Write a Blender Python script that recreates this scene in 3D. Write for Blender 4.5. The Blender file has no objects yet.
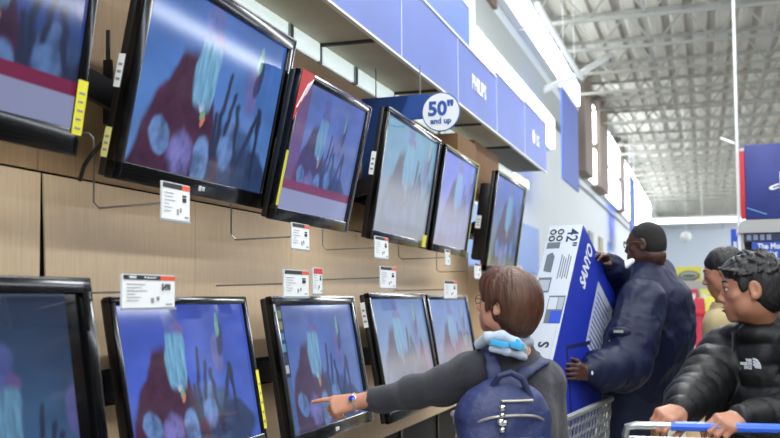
import bpy, bmesh, math, random
import numpy as np
from mathutils import Vector, Matrix
S = bpy.context.scene
C = S.collection
rad = math.radians
# ------------------------------------------------------------------ camera
F, PX, PY, CZ = 980.0, 390.0, 250.0, 1.45
YAW, PITCH, ROLL = rad(17.7246), rad(2.8895), rad(-0.45)
CAMR = Matrix.Rotation(YAW, 3, 'Z') @ Matrix.Rotation(math.pi/2+PITCH, 3, 'X') @ Matrix.Rotation(ROLL, 3, 'Z')
cd = bpy.data.cameras.new('camera'); cam = bpy.data.objects.new('camera', cd); C.objects.link(cam)
cam.matrix_world = Matrix.Translation((0, 0, CZ)) @ CAMR.to_4x4()
cd.sensor_width = 36; cd.lens = F/780*36
cd.shift_y = (PY-219)/780; cd.clip_start = .05; cd.clip_end = 400
cd.dof.use_dof = True; cd.dof.focus_distance = 4.0; cd.dof.aperture_fstop = 3.2
S.camera = cam
# ------------------------------------------------------------------ world, lights, exposure
S.view_settings.view_transform = 'Standard'; S.view_settings.look = 'None'
S.view_settings.gamma = 1; S.view_settings.exposure = 0.12; S.view_settings.use_curve_mapping = False
wd = bpy.data.worlds.new('store_air'); S.world = wd; wd.use_nodes = True
wd.node_tree.nodes['Background'].inputs[0].default_value = (.86, .93, 1, 1)
wd.node_tree.nodes['Background'].inputs[1].default_value = .6
def area(name, loc, size, power, rot=(0, 0, 0), col=(.93, .97, 1)):
    l = bpy.data.lights.new(name, 'AREA'); l.shape = 'RECTANGLE'; l.size, l.size_y = size
    l.energy = power; l.color = col
    o = bpy.data.objects.new(name, l); C.objects.link(o); o.location = loc; o.rotation_euler = rot
    return o
area('unseen_light_row', (-.2, 3.0, 6.2), (.35, 22), 900)
area('far_wall_fill', (3.0, 68, 6.6), (12, .5), 130, (rad(45), 0, 0))  # fill light added to brighten the far wall, no lamp hangs there
area('unseen_light_row', (3.6, 2.0, 6.2), (.35, 30), 620, (0, rad(25), 0))  # unseen row, tilted toward the left wall to lighten it
area('unseen_light_row', (7.0, 50.0, 6.3), (.8, 60), 3300, (0, rad(42), 0))  # out-of-view fill, added to brighten the left wall further down
area('unseen_light_row', (.5, -6.0, 5.8), (8, .5), 400)

def at(u, v, d):            # point seen at pixel (u, v), d metres along the view axis
    return Vector((0, 0, CZ)) + CAMR @ Vector(((u-PX)/F, -(v-PY)/F, -1))*d
def onx(u, v, x):
    r = CAMR @ Vector(((u-PX)/F, -(v-PY)/F, -1)); return Vector((0, 0, CZ)) + r*(x/r.x)
def ony(u, v, y):
    r = CAMR @ Vector(((u-PX)/F, -(v-PY)/F, -1)); return Vector((0, 0, CZ)) + r*(y/r.y)

# ------------------------------------------------------------------ materials
def lin(c):
    if isinstance(c, str):
        c = [int(c[i:i+2], 16)/255 for i in (0, 2, 4)]
    return tuple((x/12.92 if x <= .04045 else ((x+.055)/1.055)**2.4) for x in c[:3])
MC = {}
def mat(name, col, rough=.5, metal=0, emit=0, ecol=None, noise=None, bump=None, coat=0, spec=.5, sheen=0, sss=0):
    """noise=(scale, amount, stretch xyz) varies the colour; bump=(scale, strength, stretch)."""
    if name in MC: return MC[name]
    m = bpy.data.materials.new(name); m.use_nodes = True; nt = m.node_tree; N = nt.nodes; L = nt.links
    b = N['Principled BSDF']; c = lin(col)
    b.inputs['Base Color'].default_value = (*c, 1); b.inputs['Roughness'].default_value = rough
    b.inputs['Metallic'].default_value = metal; b.inputs['Coat Weight'].default_value = coat
    b.inputs['Specular IOR Level'].default_value = spec; b.inputs['Sheen Weight'].default_value = sheen
    if sss:
        b.inputs['Subsurface Weight'].default_value = sss; b.inputs['Subsurface Radius'].default_value = (.01, .004, .002)
        b.inputs['Subsurface Scale'].default_value = 1
    if emit:
        b.inputs['Emission Color'].default_value = (*(lin(ecol) if ecol else c), 1); b.inputs['Emission Strength'].default_value = emit
    tc = N.new('ShaderNodeTexCoord')
    def nz(scale, st, detail=4):
        mp = N.new('ShaderNodeMapping'); mp.inputs['Scale'].default_value = st
        L.new(tc.outputs['Object'], mp.inputs['Vector'])
        n = N.new('ShaderNodeTexNoise'); n.inputs['Scale'].default_value = scale; n.inputs['Detail'].default_value = detail
        L.new(mp.outputs[0], n.inputs['Vector']); return n.outputs['Fac']
    if noise:
        sc, am, st = noise; f = nz(sc, st)
        r = N.new('ShaderNodeMapRange'); r.inputs['From Min'].default_value = .3; r.inputs['From Max'].default_value = .7
        r.inputs['To Min'].default_value = 1-am; r.inputs['To Max'].default_value = 1+am; L.new(f, r.inputs['Value'])
        mx = N.new('ShaderNodeVectorMath'); mx.operation = 'SCALE'; mx.inputs[0].default_value = c
        L.new(r.outputs[0], mx.inputs['Scale']); L.new(mx.outputs[0], b.inputs['Base Color'])
    if bump:
        sc, am, st = bump; f = nz(sc, st); bp = N.new('ShaderNodeBump'); bp.inputs['Strength'].default_value = am
        bp.inputs['Distance'].default_value = .01
        L.new(f, bp.inputs['Height']); L.new(bp.outputs[0], b.inputs['Normal'])
    MC[name] = m; return m
def M_(n): return MC[n]
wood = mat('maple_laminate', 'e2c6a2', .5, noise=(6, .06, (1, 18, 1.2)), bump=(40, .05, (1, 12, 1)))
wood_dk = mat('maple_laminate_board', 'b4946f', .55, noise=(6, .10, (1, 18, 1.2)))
black = mat('black_plastic', '101012', .35)
gloss = mat('gloss_black', '060607', .16, spec=.35, coat=.15)
dgrey = mat('dark_grey_metal', '3a3a3c', .5, metal=.3)
grey = mat('grey_metal', '8c8f90', .4, metal=.6)
steel = mat('steel', 'b5b8ba', .28, metal=.9)
chrome = mat('chrome', 'd8d8da', .12, metal=1)
white = mat('white_paint', 'e6e9ea', .6)
card = mat('white_card', 'eceeee', .55)
ink = mat('black_ink', '1c1c1e', .6)
inkg = mat('grey_ink', '8a8c90', .6)
orange = mat('orange_print', 'e2552f', .55)
redp = mat('red_print', 'cc2b34', .55)
yellow = mat('yellow_sticker', 'e8e02a', .5)
gloss2 = 0
bluef = mat('periwinkle_fascia', '5066b2', .5, noise=(1.5, .08, (1, 1, 1)))
bluedk = mat('deep_blue_board', '1c4a96', .5)
bluet = mat('blue_text', '2a55a5', .5)
carton = mat('brown_cardboard', '9a7350', .8, noise=(8, .06, (1, 1, 1)))
canun = mat('canopy_underside', 'c2bba6', .6, noise=(3, .08, (1, 1, 1)))
lampw = mat('lamp_diffuser', 'ffffff', .4, emit=7, ecol='f4fbff')
lampt = mat('header_diffuser', 'ffffff', .5, emit=.8, ecol='d4e6e4')

# ------------------------------------------------------------------ object helpers
RM = {}                       # world matrix of every thing root
def thing(name, label, cat, loc=(0, 0, 0), rotz=0, group=None, mw=None):
    o = bpy.data.objects.new(name, None); C.objects.link(o); o.empty_display_size = .1
    m = mw if mw is not None else Matrix.Translation(loc) @ Matrix.Rotation(rotz, 4, 'Z')
    o.matrix_world = m; RM[o] = m.copy()
    o['label'] = label; o['category'] = cat
    if group: o['group'] = group
    return o
def tag(o, label, cat, group=None, kind=None):
    o['label'] = label; o['category'] = cat
    if group: o['group'] = group
    if kind: o['kind'] = kind
    return o
def smooth(me, ang=40):
    n = len(me.polygons); me.polygons.foreach_set('use_smooth', [True]*n)
    if ang < 180:
        bm = bmesh.new(); bm.from_mesh(me); a = rad(ang)
        for e in bm.edges:
            e.smooth = not (len(e.link_faces) != 2 or e.calc_face_angle(0) > a)
        bm.to_mesh(me); bm.free()
def root_of(o):
    m = Matrix.Identity(4)
    while o is not None:
        if o in RM: return RM[o]
        o = o.parent
    return m
class MB:
    """collects shapes; .obj() links them as one mesh"""
    def __init__(s): s.bm = bmesh.new(); s.mats = []
    def mi(s, m):
        if m not in s.mats: s.mats.append(m)
        return s.mats.index(m)
    def _add(s, b, m, mtx=None):
        if mtx is not None: bmesh.ops.transform(b, matrix=mtx, verts=b.verts)
        i = s.mi(m); me = bpy.data.meshes.new('t')
        for f in b.faces: f.material_index = i
        b.to_mesh(me); b.free(); s.bm.from_mesh(me); bpy.data.meshes.remove(me); return s
    def box(s, c, size, m, bev=0, mtx=None, seg=2):
        b = bmesh.new(); bmesh.ops.create_cube(b, size=1)
        for v in b.verts: v.co = Vector((v.co.x*size[0], v.co.y*size[1], v.co.z*size[2]))
        if bev: bmesh.ops.bevel(b, geom=b.edges[:], offset=bev, segments=seg, affect='EDGES', profile=.6)
        bmesh.ops.translate(b, verts=b.verts, vec=Vector(c)); return s._add(b, m, mtx)
    def box2(s, a, b_, m, bev=0, mtx=None):
        return s.box([(a[i]+b_[i])/2 for i in range(3)], [abs(b_[i]-a[i]) for i in range(3)], m, bev, mtx)
    def bar(s, p, q, w, h, m, bev=0, up=(0, 0, 1)):
        p, q = Vector(p), Vector(q); d = (q-p); L = d.length; d.normalize(); u = Vector(up)
        if abs(u.dot(d)) > .98: u = Vector((0, 1, 0))
        x = d.cross(u).normalized(); z = x.cross(d)
        mt = Matrix((x, d, z)).transposed().to_4x4(); mt.translation = (p+q)/2
        return s.box((0, 0, 0), (w, L, h), m, bev, mt)
    def tube(s, pts, r, m, n=8, cap=True, mtx=None):
        pts = [Vector(p) for p in pts]; rs = r if isinstance(r, (list, tuple)) else [r]*len(pts)
        b = bmesh.new(); rings = []; t0 = None; nx = None
        for i, p in enumerate(pts):
            t = (pts[min(i+1, len(pts)-1)]-pts[max(i-1, 0)]).normalized()
            if nx is None: nx = t.orthogonal().normalized()
            else:
                nx = (nx - t*nx.dot(t)); nx = nx.normalized() if nx.length > 1e-6 else t.orthogonal().normalized()
            ny = t.cross(nx)
            rings.append([b.verts.new(p+(nx*math.cos(a)+ny*math.sin(a))*rs[i]) for a in [2*math.pi*k/n for k in range(n)]])
        for i in range(len(pts)-1):
            for k in range(n): b.faces.new([rings[i][k], rings[i][(k+1) % n], rings[i+1][(k+1) % n], rings[i+1][k]])
        if cap: b.faces.new(rings[0][::-1]); b.faces.new(rings[-1])
        return s._add(b, m, mtx)
    def poly(s, pts, depth, m, mtx=None):      # prism: outline in XZ, thickness along +Y
        b = bmesh.new(); v = [b.verts.new((x, 0, z)) for x, z in pts]; f = b.faces.new(v)
        r = bmesh.ops.extrude_face_region(b, geom=[f])
        bmesh.ops.translate(b, verts=[e for e in r['geom'] if isinstance(e, bmesh.types.BMVert)], vec=(0, depth, 0))
        bmesh.ops.recalc_face_normals(b, faces=b.faces); return s._add(b, m, mtx)
    def ball(s, c, r, m, n=16, mtx=None):
        b = bmesh.new(); bmesh.ops.create_uvsphere(b, u_segments=n, v_segments=n//2+2, radius=1)
        r = r if isinstance(r, (tuple, list)) else (r, r, r)
        for v in b.verts: v.co = Vector((v.co.x*r[0]+c[0], v.co.y*r[1]+c[1], v.co.z*r[2]+c[2]))
        return s._add(b, m, mtx)
    def disc(s, c, r, depth, m, n=40, mtx=None):  # disc facing -Y
        return s.poly([(c[0]+r*math.cos(2*math.pi*k/n), c[2]+r*math.sin(2*math.pi*k/n)) for k in range(n)], depth, m, (mtx or Matrix.Identity(4)) @ Matrix.Translation((0, c[1], 0)))
    def text(s, body, size, c, m, depth=.001, mtx=None, sx=1, bold=0, align='CENTER', rot=0):   # faces -Y, reads along +X
        cu = bpy.data.curves.new('t', 'FONT'); cu.body = body; cu.size = size; cu.extrude = depth/2; cu.offset = bold
        cu.align_x = align; cu.align_y = 'CENTER'; cu.resolution_u = 3
        o = bpy.data.objects.new('t', cu); me = o.to_mesh(); b = bmesh.new(); b.from_mesh(me)
        o.to_mesh_clear(); bpy.data.objects.remove(o); bpy.data.curves.remove(cu)
        k = Matrix.Translation(c) @ Matrix.Rotation(rot, 4, 'Y') @ Matrix.Diagonal((sx, 1, 1, 1)) @ Matrix.Rotation(math.pi/2, 4, 'X')
        return s._add(b, m, (mtx or Matrix.Identity(4)) @ k)
    def obj(s, name, parent=None, world=False, ang=40, sm=True):
        me = bpy.data.meshes.new(name)
        if world and parent is not None: bmesh.ops.transform(s.bm, matrix=root_of(parent).inverted(), verts=s.bm.verts)
        s.bm.normal_update(); s.bm.to_mesh(me); s.bm.free()
        for m in s.mats: me.materials.append(m)
        if sm: smooth(me, ang)
        o = bpy.data.objects.new(name, me); C.objects.link(o); o.parent = parent; return o
def struct(o):
    o['kind'] = 'structure'; return o
def dup(root, mw=None, label=None, group=None):
    def cp(o, par):
        c = o.copy(); C.objects.link(c); c.parent = par
        for ch in kids.get(o, []): cp(ch, c)
        return c
    kids = {}
    for x in C.objects:
        if x.parent: kids.setdefault(x.parent, []).append(x)
    r = cp(root, None)
    if mw is not None: r.matrix_world = mw
    if label: r['label'] = label
    if group: r['group'] = group
    return r
WL = Matrix(((0, -1, 0, 0), (1, 0, 0, 0), (0, 0, 1, 0), (0, 0, 0, 1)))   # local x -> +Y, local -y -> +X : faces the aisle
# ------------------------------------------------------------------ building shell
floorm = mat('polished_floor', '98928a', .3, noise=(.8, .05, (1, 1, 1)))
b = MB(); b.box2((-3.2, -10, -.1), (14, 80, 0), floorm); struct(b.obj('floor'))
wallw = mat('white_wall', 'dfe6ea', .7)
b = MB(); b.box2((-3.2, -10, 0), (-3.0, 80, 7.2), wallw); struct(b.obj('wall_left'))
wallf = mat('far_wall_paint', 'ccd5e2', .7)
b = MB(); b.box2((-3.2, 76, 0), (14, 76.2, 7.2), wallf); struct(b.obj('wall_back'))
deck = mat('roof_deck', 'b3b0a6', .7, noise=(1.2, .12, (6, .6, 1)))
b = MB()
bb = bmesh.new(); prof = []; x = -3.2
while x < 14: prof += [(x, 7.2), (x+.22, 7.2), (x+.27, 7.28), (x+.4, 7.28)]; x += .45
v0 = [bb.verts.new((px, -10, pz)) for px, pz in prof]; v1 = [bb.verts.new((px, 80, pz)) for px, pz in prof]
for i in range(len(prof)-1): bb.faces.new([v0[i], v0[i+1], v1[i+1], v1[i]])
b._add(bb, deck); o = struct(b.obj('ceiling', sm=False)); md = o.modifiers.new('t', 'SOLIDIFY'); md.thickness = .05; md.offset = 1
joist = mat('joist_paint', 'a4a49e', .6)
b = MB(); x0, x1 = -3.0, 9.0
b.box2((x0, -.04, 7.12), (x1, -.01, 7.19), joist); b.box2((x0, .01, 7.12), (x1, .04, 7.19), joist)
b.box2((x0, -.04, 6.43), (x1, -.012, 6.485), joist); b.box2((x0, .012, 6.43), (x1, .04, 6.485), joist)
k = 0; x = x0
while x < x1-.3:
    za, zb = (6.46, 7.12) if k % 2 == 0 else (7.12, 6.46)
    b.bar((x, 0, za), (x+.55, 0, zb), .035, .035, joist); x += .55; k += 1
j0 = b.obj('roof_joist', sm=False); tag(j0, 'white open-web steel joist spanning under the roof deck', 'roof joist', 'roof joists'); j0.location.y = 15.6
for k in range(1, 27):
    o = j0.copy(); C.objects.link(o); o.location.y = 15.6+2.15*k
b = MB()
for xx in (-.9, 1.4, 3.7): b.box2((xx-.03, 15, 6.50), (xx+.03, 76, 6.56), joist)
tag(b.obj('bridging_bar', sm=False), 'thin long steel bridging bars running lengthways across the roof joists', 'bar')
# pipes near the wall
b = MB(); b.tube([onx(537, 4, -2.3), onx(581, 78, -2.3)], .05, white); tag(b.obj('conduit_pipe'), 'long white pipe hung under the ceiling beside the wall lamps', 'pipe')
b = MB(); b.tube([at(541, 91, 19), at(576, 76, 20), at(612, 54, 21)], .07, white); tag(b.obj('ceiling_brace'), 'white slanting brace crossing the wall lamps up to the ceiling', 'brace')

# ------------------------------------------------------------------ lamps and wall glow high on the wall
def strip(y0, y1, x, z0, z1, label, group):
    t = thing('lamp_glow_strip', label, 'lamp', (x, (y0+y1)/2, z0), 0, group)
    h = (y1-y0)/2
    MB().box2((-2.99-x, -h, 0), (-.03, h, z1-z0), white).obj('housing', t, sm=False)
    MB().box2((-.03, -h+.04, .04), (.03, h-.04, z1-z0-.04), lampw, .012).obj('diffuser', t)
    return t
for k in range(4): strip(14.2+2.5*k, 16.6+2.5*k, -2.82, 6.1, 6.68, 'long glowing lamp box in the row high on the wall above the blue sign panels', 'upper wall lamps, near run')
for a, c in ((26.3, 27.9), (30.8, 36.0), (37.5, 43.5), (45, 58)): strip(a, c, -2.82, 5.75, 6.8, 'glowing lamp box high on the wall beyond the hanging blue banner', 'upper wall lamps, far run')
for a, c in ((26.3, 27.9), (30.8, 36.0), (37.5, 43.5), (45, 58)): strip(a, c, -2.82, 4.6, 5.6, 'glowing lower lamp box on the wall beyond the hanging blue banner', 'lower wall lamps, far run')
for k in range(5): strip(7.5+2.5*k, 9.9+2.5*k, -2.85, (3.9, 3.9, 4.0, 4.3, 4.45)[k], 5.12, 'bright lamp box just above the tops of the blue sign panels', 'lower wall lamps, near run')  # glow washing over the wall, built as emissive boxes
b = MB(); b.box2((-2.98, 7, 5.16), (-2.86, 24.2, 5.7), mat('grey_wall_board', 'a9afae', .7)); tag(b.obj('wall_board', sm=False), 'long grey board on the wall between the lamp row and the wall glow boxes', 'board')
pil = mat('brown_grey_poster', '8e8076', .7)
for a, c in ((24.4, 26.2), (28.1, 30.6), (36.2, 37.3)):
    b = MB(); b.box2((-3.0, a, 4.6), (-2.7, c, 7.05), pil); tag(b.obj('wall_pilaster', sm=False), {24.4: 'brown-grey vertical panel right beyond the blue banner, between wall lamps', 28.1: 'wide brown-grey vertical panel, second beyond the blue banner', 36.2: 'narrow brown-grey panel further down the wall between lamps'}[a], 'wall panel')
banm = mat('blue_banner', '4a66c0', .6)
b = MB(); b.box2((-2.2, 16.25, 3.42), (-2.17, 18.4, 4.98), banm); b.box2((-2.21, 16.2, 4.95), (-2.16, 18.45, 5.0), white).tube([(-2.185, 16.6, 5), (-2.185, 16.6, 7.2)], .006, white, 6).tube([(-2.185, 18.1, 5), (-2.185, 18.1, 7.2)], .006, white, 6); tag(b.obj('hanging_banner'), 'plain blue banner hanging from the ceiling past the end of the sign panels', 'banner')
b = MB(); b.box2((-2.3, 33.5, 3.3), (-2.27, 36, 5.6), banm).tube([(-2.285, 33.8, 5.6), (-2.285, 33.8, 7.2)], .008, white, 6).tube([(-2.285, 35.7, 5.6), (-2.285, 35.7, 7.2)], .008, white, 6); tag(b.obj('hanging_banner'), 'small distant blue banner on the wall just above the tall man in glasses', 'banner')
b = MB(); b.tube([(-2.96, 24.3, 4.35), (-2.96, 60, 4.35)], .04, steel); tag(b.obj('wall_rail'), 'thin grey rail running along the white wall below the lamps', 'rail')
# ------------------------------------------------------------------ display wall: panels, canopy
y = 1.575
seams = [.6, 1.55, 2.49, 3.43, 4.37, 5.31, 6.25, 7.19, 8.13]
lblL = ['', '', 'maple panel left of the dark open gap at the left edge', 'maple panel right of the dark gap, behind the pointed-at row of televisions']
DG = thing('display_wall', 'long wall of pale maple panels that carries the televisions', 'display wall', (-1.94, .6, 0))
for i in range(len(seams)-1):
    t = MB(); a, c = seams[i]+(.006 if i == 2 else .0012), seams[i+1]-(.006 if i == 1 else .0012)
    if i == 2:     # this panel hangs slightly askew, opening a wedge-shaped gap
        bb = bmesh.new(); bmesh.ops.create_cube(bb, size=1)
        for v in bb.verts:
            v.co = Vector((-1.9+(v.co.x-.5)*.006, a+(c-a)*(v.co.y+.5)+(.002 if v.co.z > 0 else .066)*(v.co.y < 0), 1.22+v.co.z*1.24))
        t._add(bb, wood)
    else: t.box2((-1.906, a, .6), (-1.90, c, 1.84), wood)
    t.obj('lower_panel', DG, world=True, sm=False)
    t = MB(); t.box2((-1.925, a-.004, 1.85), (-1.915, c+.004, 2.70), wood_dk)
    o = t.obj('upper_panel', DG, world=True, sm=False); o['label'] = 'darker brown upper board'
    if i > 0:
        t = MB(); t.box2((-1.935, seams[i]-.02, .1), (-1.925, seams[i]+.02, 2.8), black); t.box2((-1.935, seams[i]-.02, 2.70), (-1.89, seams[i]+.02, 2.80), grey)
        t.obj('upright', DG, world=True, sm=False)
b = MB(); b.box2((-1.98, .6, 0), (-1.94, 8.13, 2.80), mat('back_board', '2a2826', .8)); b.box2((-1.94, .6, 0), (-1.35, 8.13, .14), black)
b.obj('backing', DG, world=True, sm=False)
b = MB(); b.box2((-1.94, 8.13, 0), (-1.45, 8.17, 1.72), wood); b.obj('end_panel', DG, world=True, sm=False)
for i in range(8):
    a = .9+1.3*i
    t = thing('header_lamp', 'slim white light strip above the wooden display wall under the canopy', 'lamp', (-1.915, a+.65, 2.705), 0, 'header light strips')
    MB().box2((-.02, -.62, 0), (.0, .62, .1), white).obj('housing', t, sm=False)
    MB().box2((0, -.62, .005), (.012, .62, .10), lampt, .004).obj('diffuser', t)
# canopy
t = thing('canopy', 'long shallow canopy with beige underside above the television wall', 'canopy', (0, 0, 2.8))
b = MB(); b.box2((-1.98, .6, .01), (-1.57, 10.28, .05), canun); b.obj('underside', t, sm=False)
b = MB(); b.box2((-1.98, .6, .05), (-1.93, 10.28, .35), dgrey); b.box2((-1.93, 10.24, .0), (-1.57, 10.28, .42), dgrey); b.obj('back_panel', t, sm=False)
for k in range(8):
    MB().box2((-1.93, .9+1.3*k-.012, -.005), (-1.56, .9+1.3*k+.012, .01), dgrey).obj('cross_rail', t, sm=False)
b = MB(); b.box2((-1.93, 8.6, -.01), (-1.56, 10.28, .01), mat('canopy_end', '35332f', .6)); b.obj('end_underside', t, sm=False)
logos = {3: 'dot', 5: 'PHILIPS', 7: 'LG'}
for k in range(1, 8):
    a, c = -.11+1.3*(k)+.0, -.11+1.3*(k+1)
    a = max(a, .4)
    zt = {6: 3.26, 7: 3.28}.get(k, 3.22)
    lab = {0: 'out at the near end', 1: 'second'}
    p = thing('sign_panel', {5: 'blue canopy sign panel lettered PHILIPS', 7: 'last blue canopy sign panel at the far end with a small round logo', 3: 'blue canopy sign panel with the lower edge of a big white disc', 4: 'plain blue canopy sign panel above the round 50 inch sign', 6: 'plain blue canopy sign panel just past the PHILIPS one', 2: 'plain blue canopy sign panel at the top edge, nearer than the white disc one'}.get(k, 'plain blue canopy sign panel over the nearest televisions'), 'sign panel', (-1.55, (a+c)/2, 2.765), 0, 'canopy sign panels')
    h = (c-a)/2
    MB().box2((-.014, -h+.002, .012), (0, h-.002, zt-2.765), bluef).obj('board', p, sm=False)
    MB().box2((-.02, -h, 0), (.004, h, .012), white).box2((-.006, h-.012, .012), (.003, h, zt-2.765), mat('clear_edge', 'c3cdee', .3)).box2((-.02, -h, zt-2.765), (.006, h, zt-2.75), white).obj('edge_trim', p, sm=False)
    if k == 3: MB().disc((.0, -.004, .43), .17, .003, card, mtx=WL).obj('white_disc', p, sm=False)
    if k == 5: MB().text('PHILIPS', .15, (0, -.003, .24), card, .002, WL, bold=.004).obj('lettering', p, sm=False)
    if k == 7:
        MB().disc((-.16, -.004, .26), .07, .003, card, mtx=WL).text('LG', .15, (.08, -.003, .25), card, .002, WL, bold=.004).obj('lettering', p, sm=False)
for k, (a, c) in enumerate(((.4, 2.3), (2.32, 4.6), (4.62, 6.95))):
    p = thing('upper_sign_panel', ['blue upper sign board over the near part of the canopy', 'blue upper sign board over the middle of the canopy', 'blue upper sign board that ends at the white post'][k], 'sign panel', (-1.6, (a+c)/2, 3.25), 0, 'upper sign boards')
    h = (c-a)/2
    MB().box2((-.02, -h, 0), (0, h, .33), mat('royal_blue_board', '4468bb', .45)).obj('board', p, sm=False)
    MB().box2((-.025, -h, .33), (.005, h, .35), mat('cream_trim', 'c9c5b8', .5)).obj('edge_trim', p, sm=False)
b = MB(); b.box2((-1.62, 6.98, 3.2), (-1.58, 7.08, 4.4), white); tag(b.obj('white_post', sm=False), 'white post rising behind the end of the upper sign board', 'post')
for (u0, u1, ylo, d, l) in ((436, 470, 3.65, 0, 'brown carton stored on top of the canopy, nearer one'),):
    pass
# top stock
for (a, c, z1, l) in ((8.2, 9.1, 4.7, 'brown stock carton on top of the display wall left of the white post'), (9.3, 10.1, 3.9, 'brown stock carton on top of the display wall right of the white post')):
    b = MB(); b.box2((-2.7, a, 3.2), (-2.2, c, z1), carton, .01); b.box2((-2.47, a-.001, z1-.001), (-2.43, c+.001, z1+.002), mat('packing_tape', 'b89668', .4)); tag(b.obj('stock_carton'), l, 'box')
b = MB(); b.box2((-2.75, .6, 3.15), (-1.98, 10.2, 3.2), grey); tag(b.obj('top_shelf', sm=False), 'steel shelf on top of the display wall carrying the stock cartons', 'shelf')
for (a, c, x1, z0, z1, l) in ((6.9, 7.5, -1.62, 2.35, 2.66, 'brown carton behind the fifth television under the canopy, the left one'), (7.6, 8.6, -1.66, 2.3, 2.72, 'brown carton under the canopy above the last television, the right one')):
    b = MB(); b.box2((-1.89, a, z0), (x1-.06, c, z1), carton, .008); tag(b.obj('stock_carton'), l, 'box')
b = MB(); b.box2((-2.97, 12.4, 5.7), (-2.8, 14.05, 6.7), mat('brown_stock_dark', '7c6656', .8), .01); tag(b.obj('stock_carton'), 'dark brown carton resting on the grey wall board at the start of the wall lamps', 'box')
# 50 inch divider sign
t = thing('divider_sign', 'deep blue divider board with a round white 50 inch and up sign', 'sign', (-1.9, 5.38, 2.1))
zt_ = ony(400, 96, 5.38).z-2.1; xr_ = ony(430, 96, 5.38).x+1.9
MB().poly([(.012, .0), (.14, 0), (.14, .385), (xr_, .385), (xr_, zt_), (.012, zt_)], .01, bluedk).tube([(.1, .005, zt_), (.1, .005, .70)], .004, grey, 6).tube([(xr_-.06, .005, zt_), (xr_-.06, .005, .70)], .004, grey, 6).obj('board', t, sm=False)
c5 = ony(441, 112, 5.37); rel = c5-Vector((-1.9, 5.38, 2.1))
MB().disc((rel.x, rel.y-.002, rel.z), .113, .006, bluet).disc((rel.x, rel.y-.005, rel.z), .107, .004, card).obj('round_plate', t, sm=False)
MB().text('50"', .112, (rel.x, rel.y-.007, rel.z+.016), bluet, .002, bold=.004).text('and up', .045, (rel.x, rel.y-.007, rel.z-.052), bluet, .002, bold=.0015).obj('lettering', t, sm=False)
# ------------------------------------------------------------------ numpy value noise
def _h(ix, iy, iz, seed):
    n = (ix*374761393 + iy*668265263 + iz*2147483647 + seed*974634777) & 0xFFFFFFFF
    n = ((n ^ (n >> 13))*1274126177) & 0xFFFFFFFF
    return ((n ^ (n >> 16)) & 0xFFFF)/65535.0
def vnoise(x, y, z, seed=0):
    x, y, z = np.broadcast_arrays(np.asarray(x, float), y, z)
    ix, iy, iz = np.floor(x).astype(np.int64), np.floor(y).astype(np.int64), np.floor(z).astype(np.int64)
    fx, fy, fz = x-ix, y-iy, z-iz; fx, fy, fz = [f*f*(3-2*f) for f in (fx, fy, fz)]
    r = 0
    for a in (0, 1):
        for b_ in (0, 1):
            for c in (0, 1):
                r = r + _h(ix+a, iy+b_, iz+c, seed)*(fx if a else 1-fx)*(fy if b_ else 1-fy)*(fz if c else 1-fz)
    return r*2-1
def fbm(x, y, z, seed=0, o=3):
    r = 0; a = 1
    for k in range(o): r = r + a*vnoise(x*2**k, y*2**k, z*2**k, seed+k); a *= .5
    return r/1.75
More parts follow.
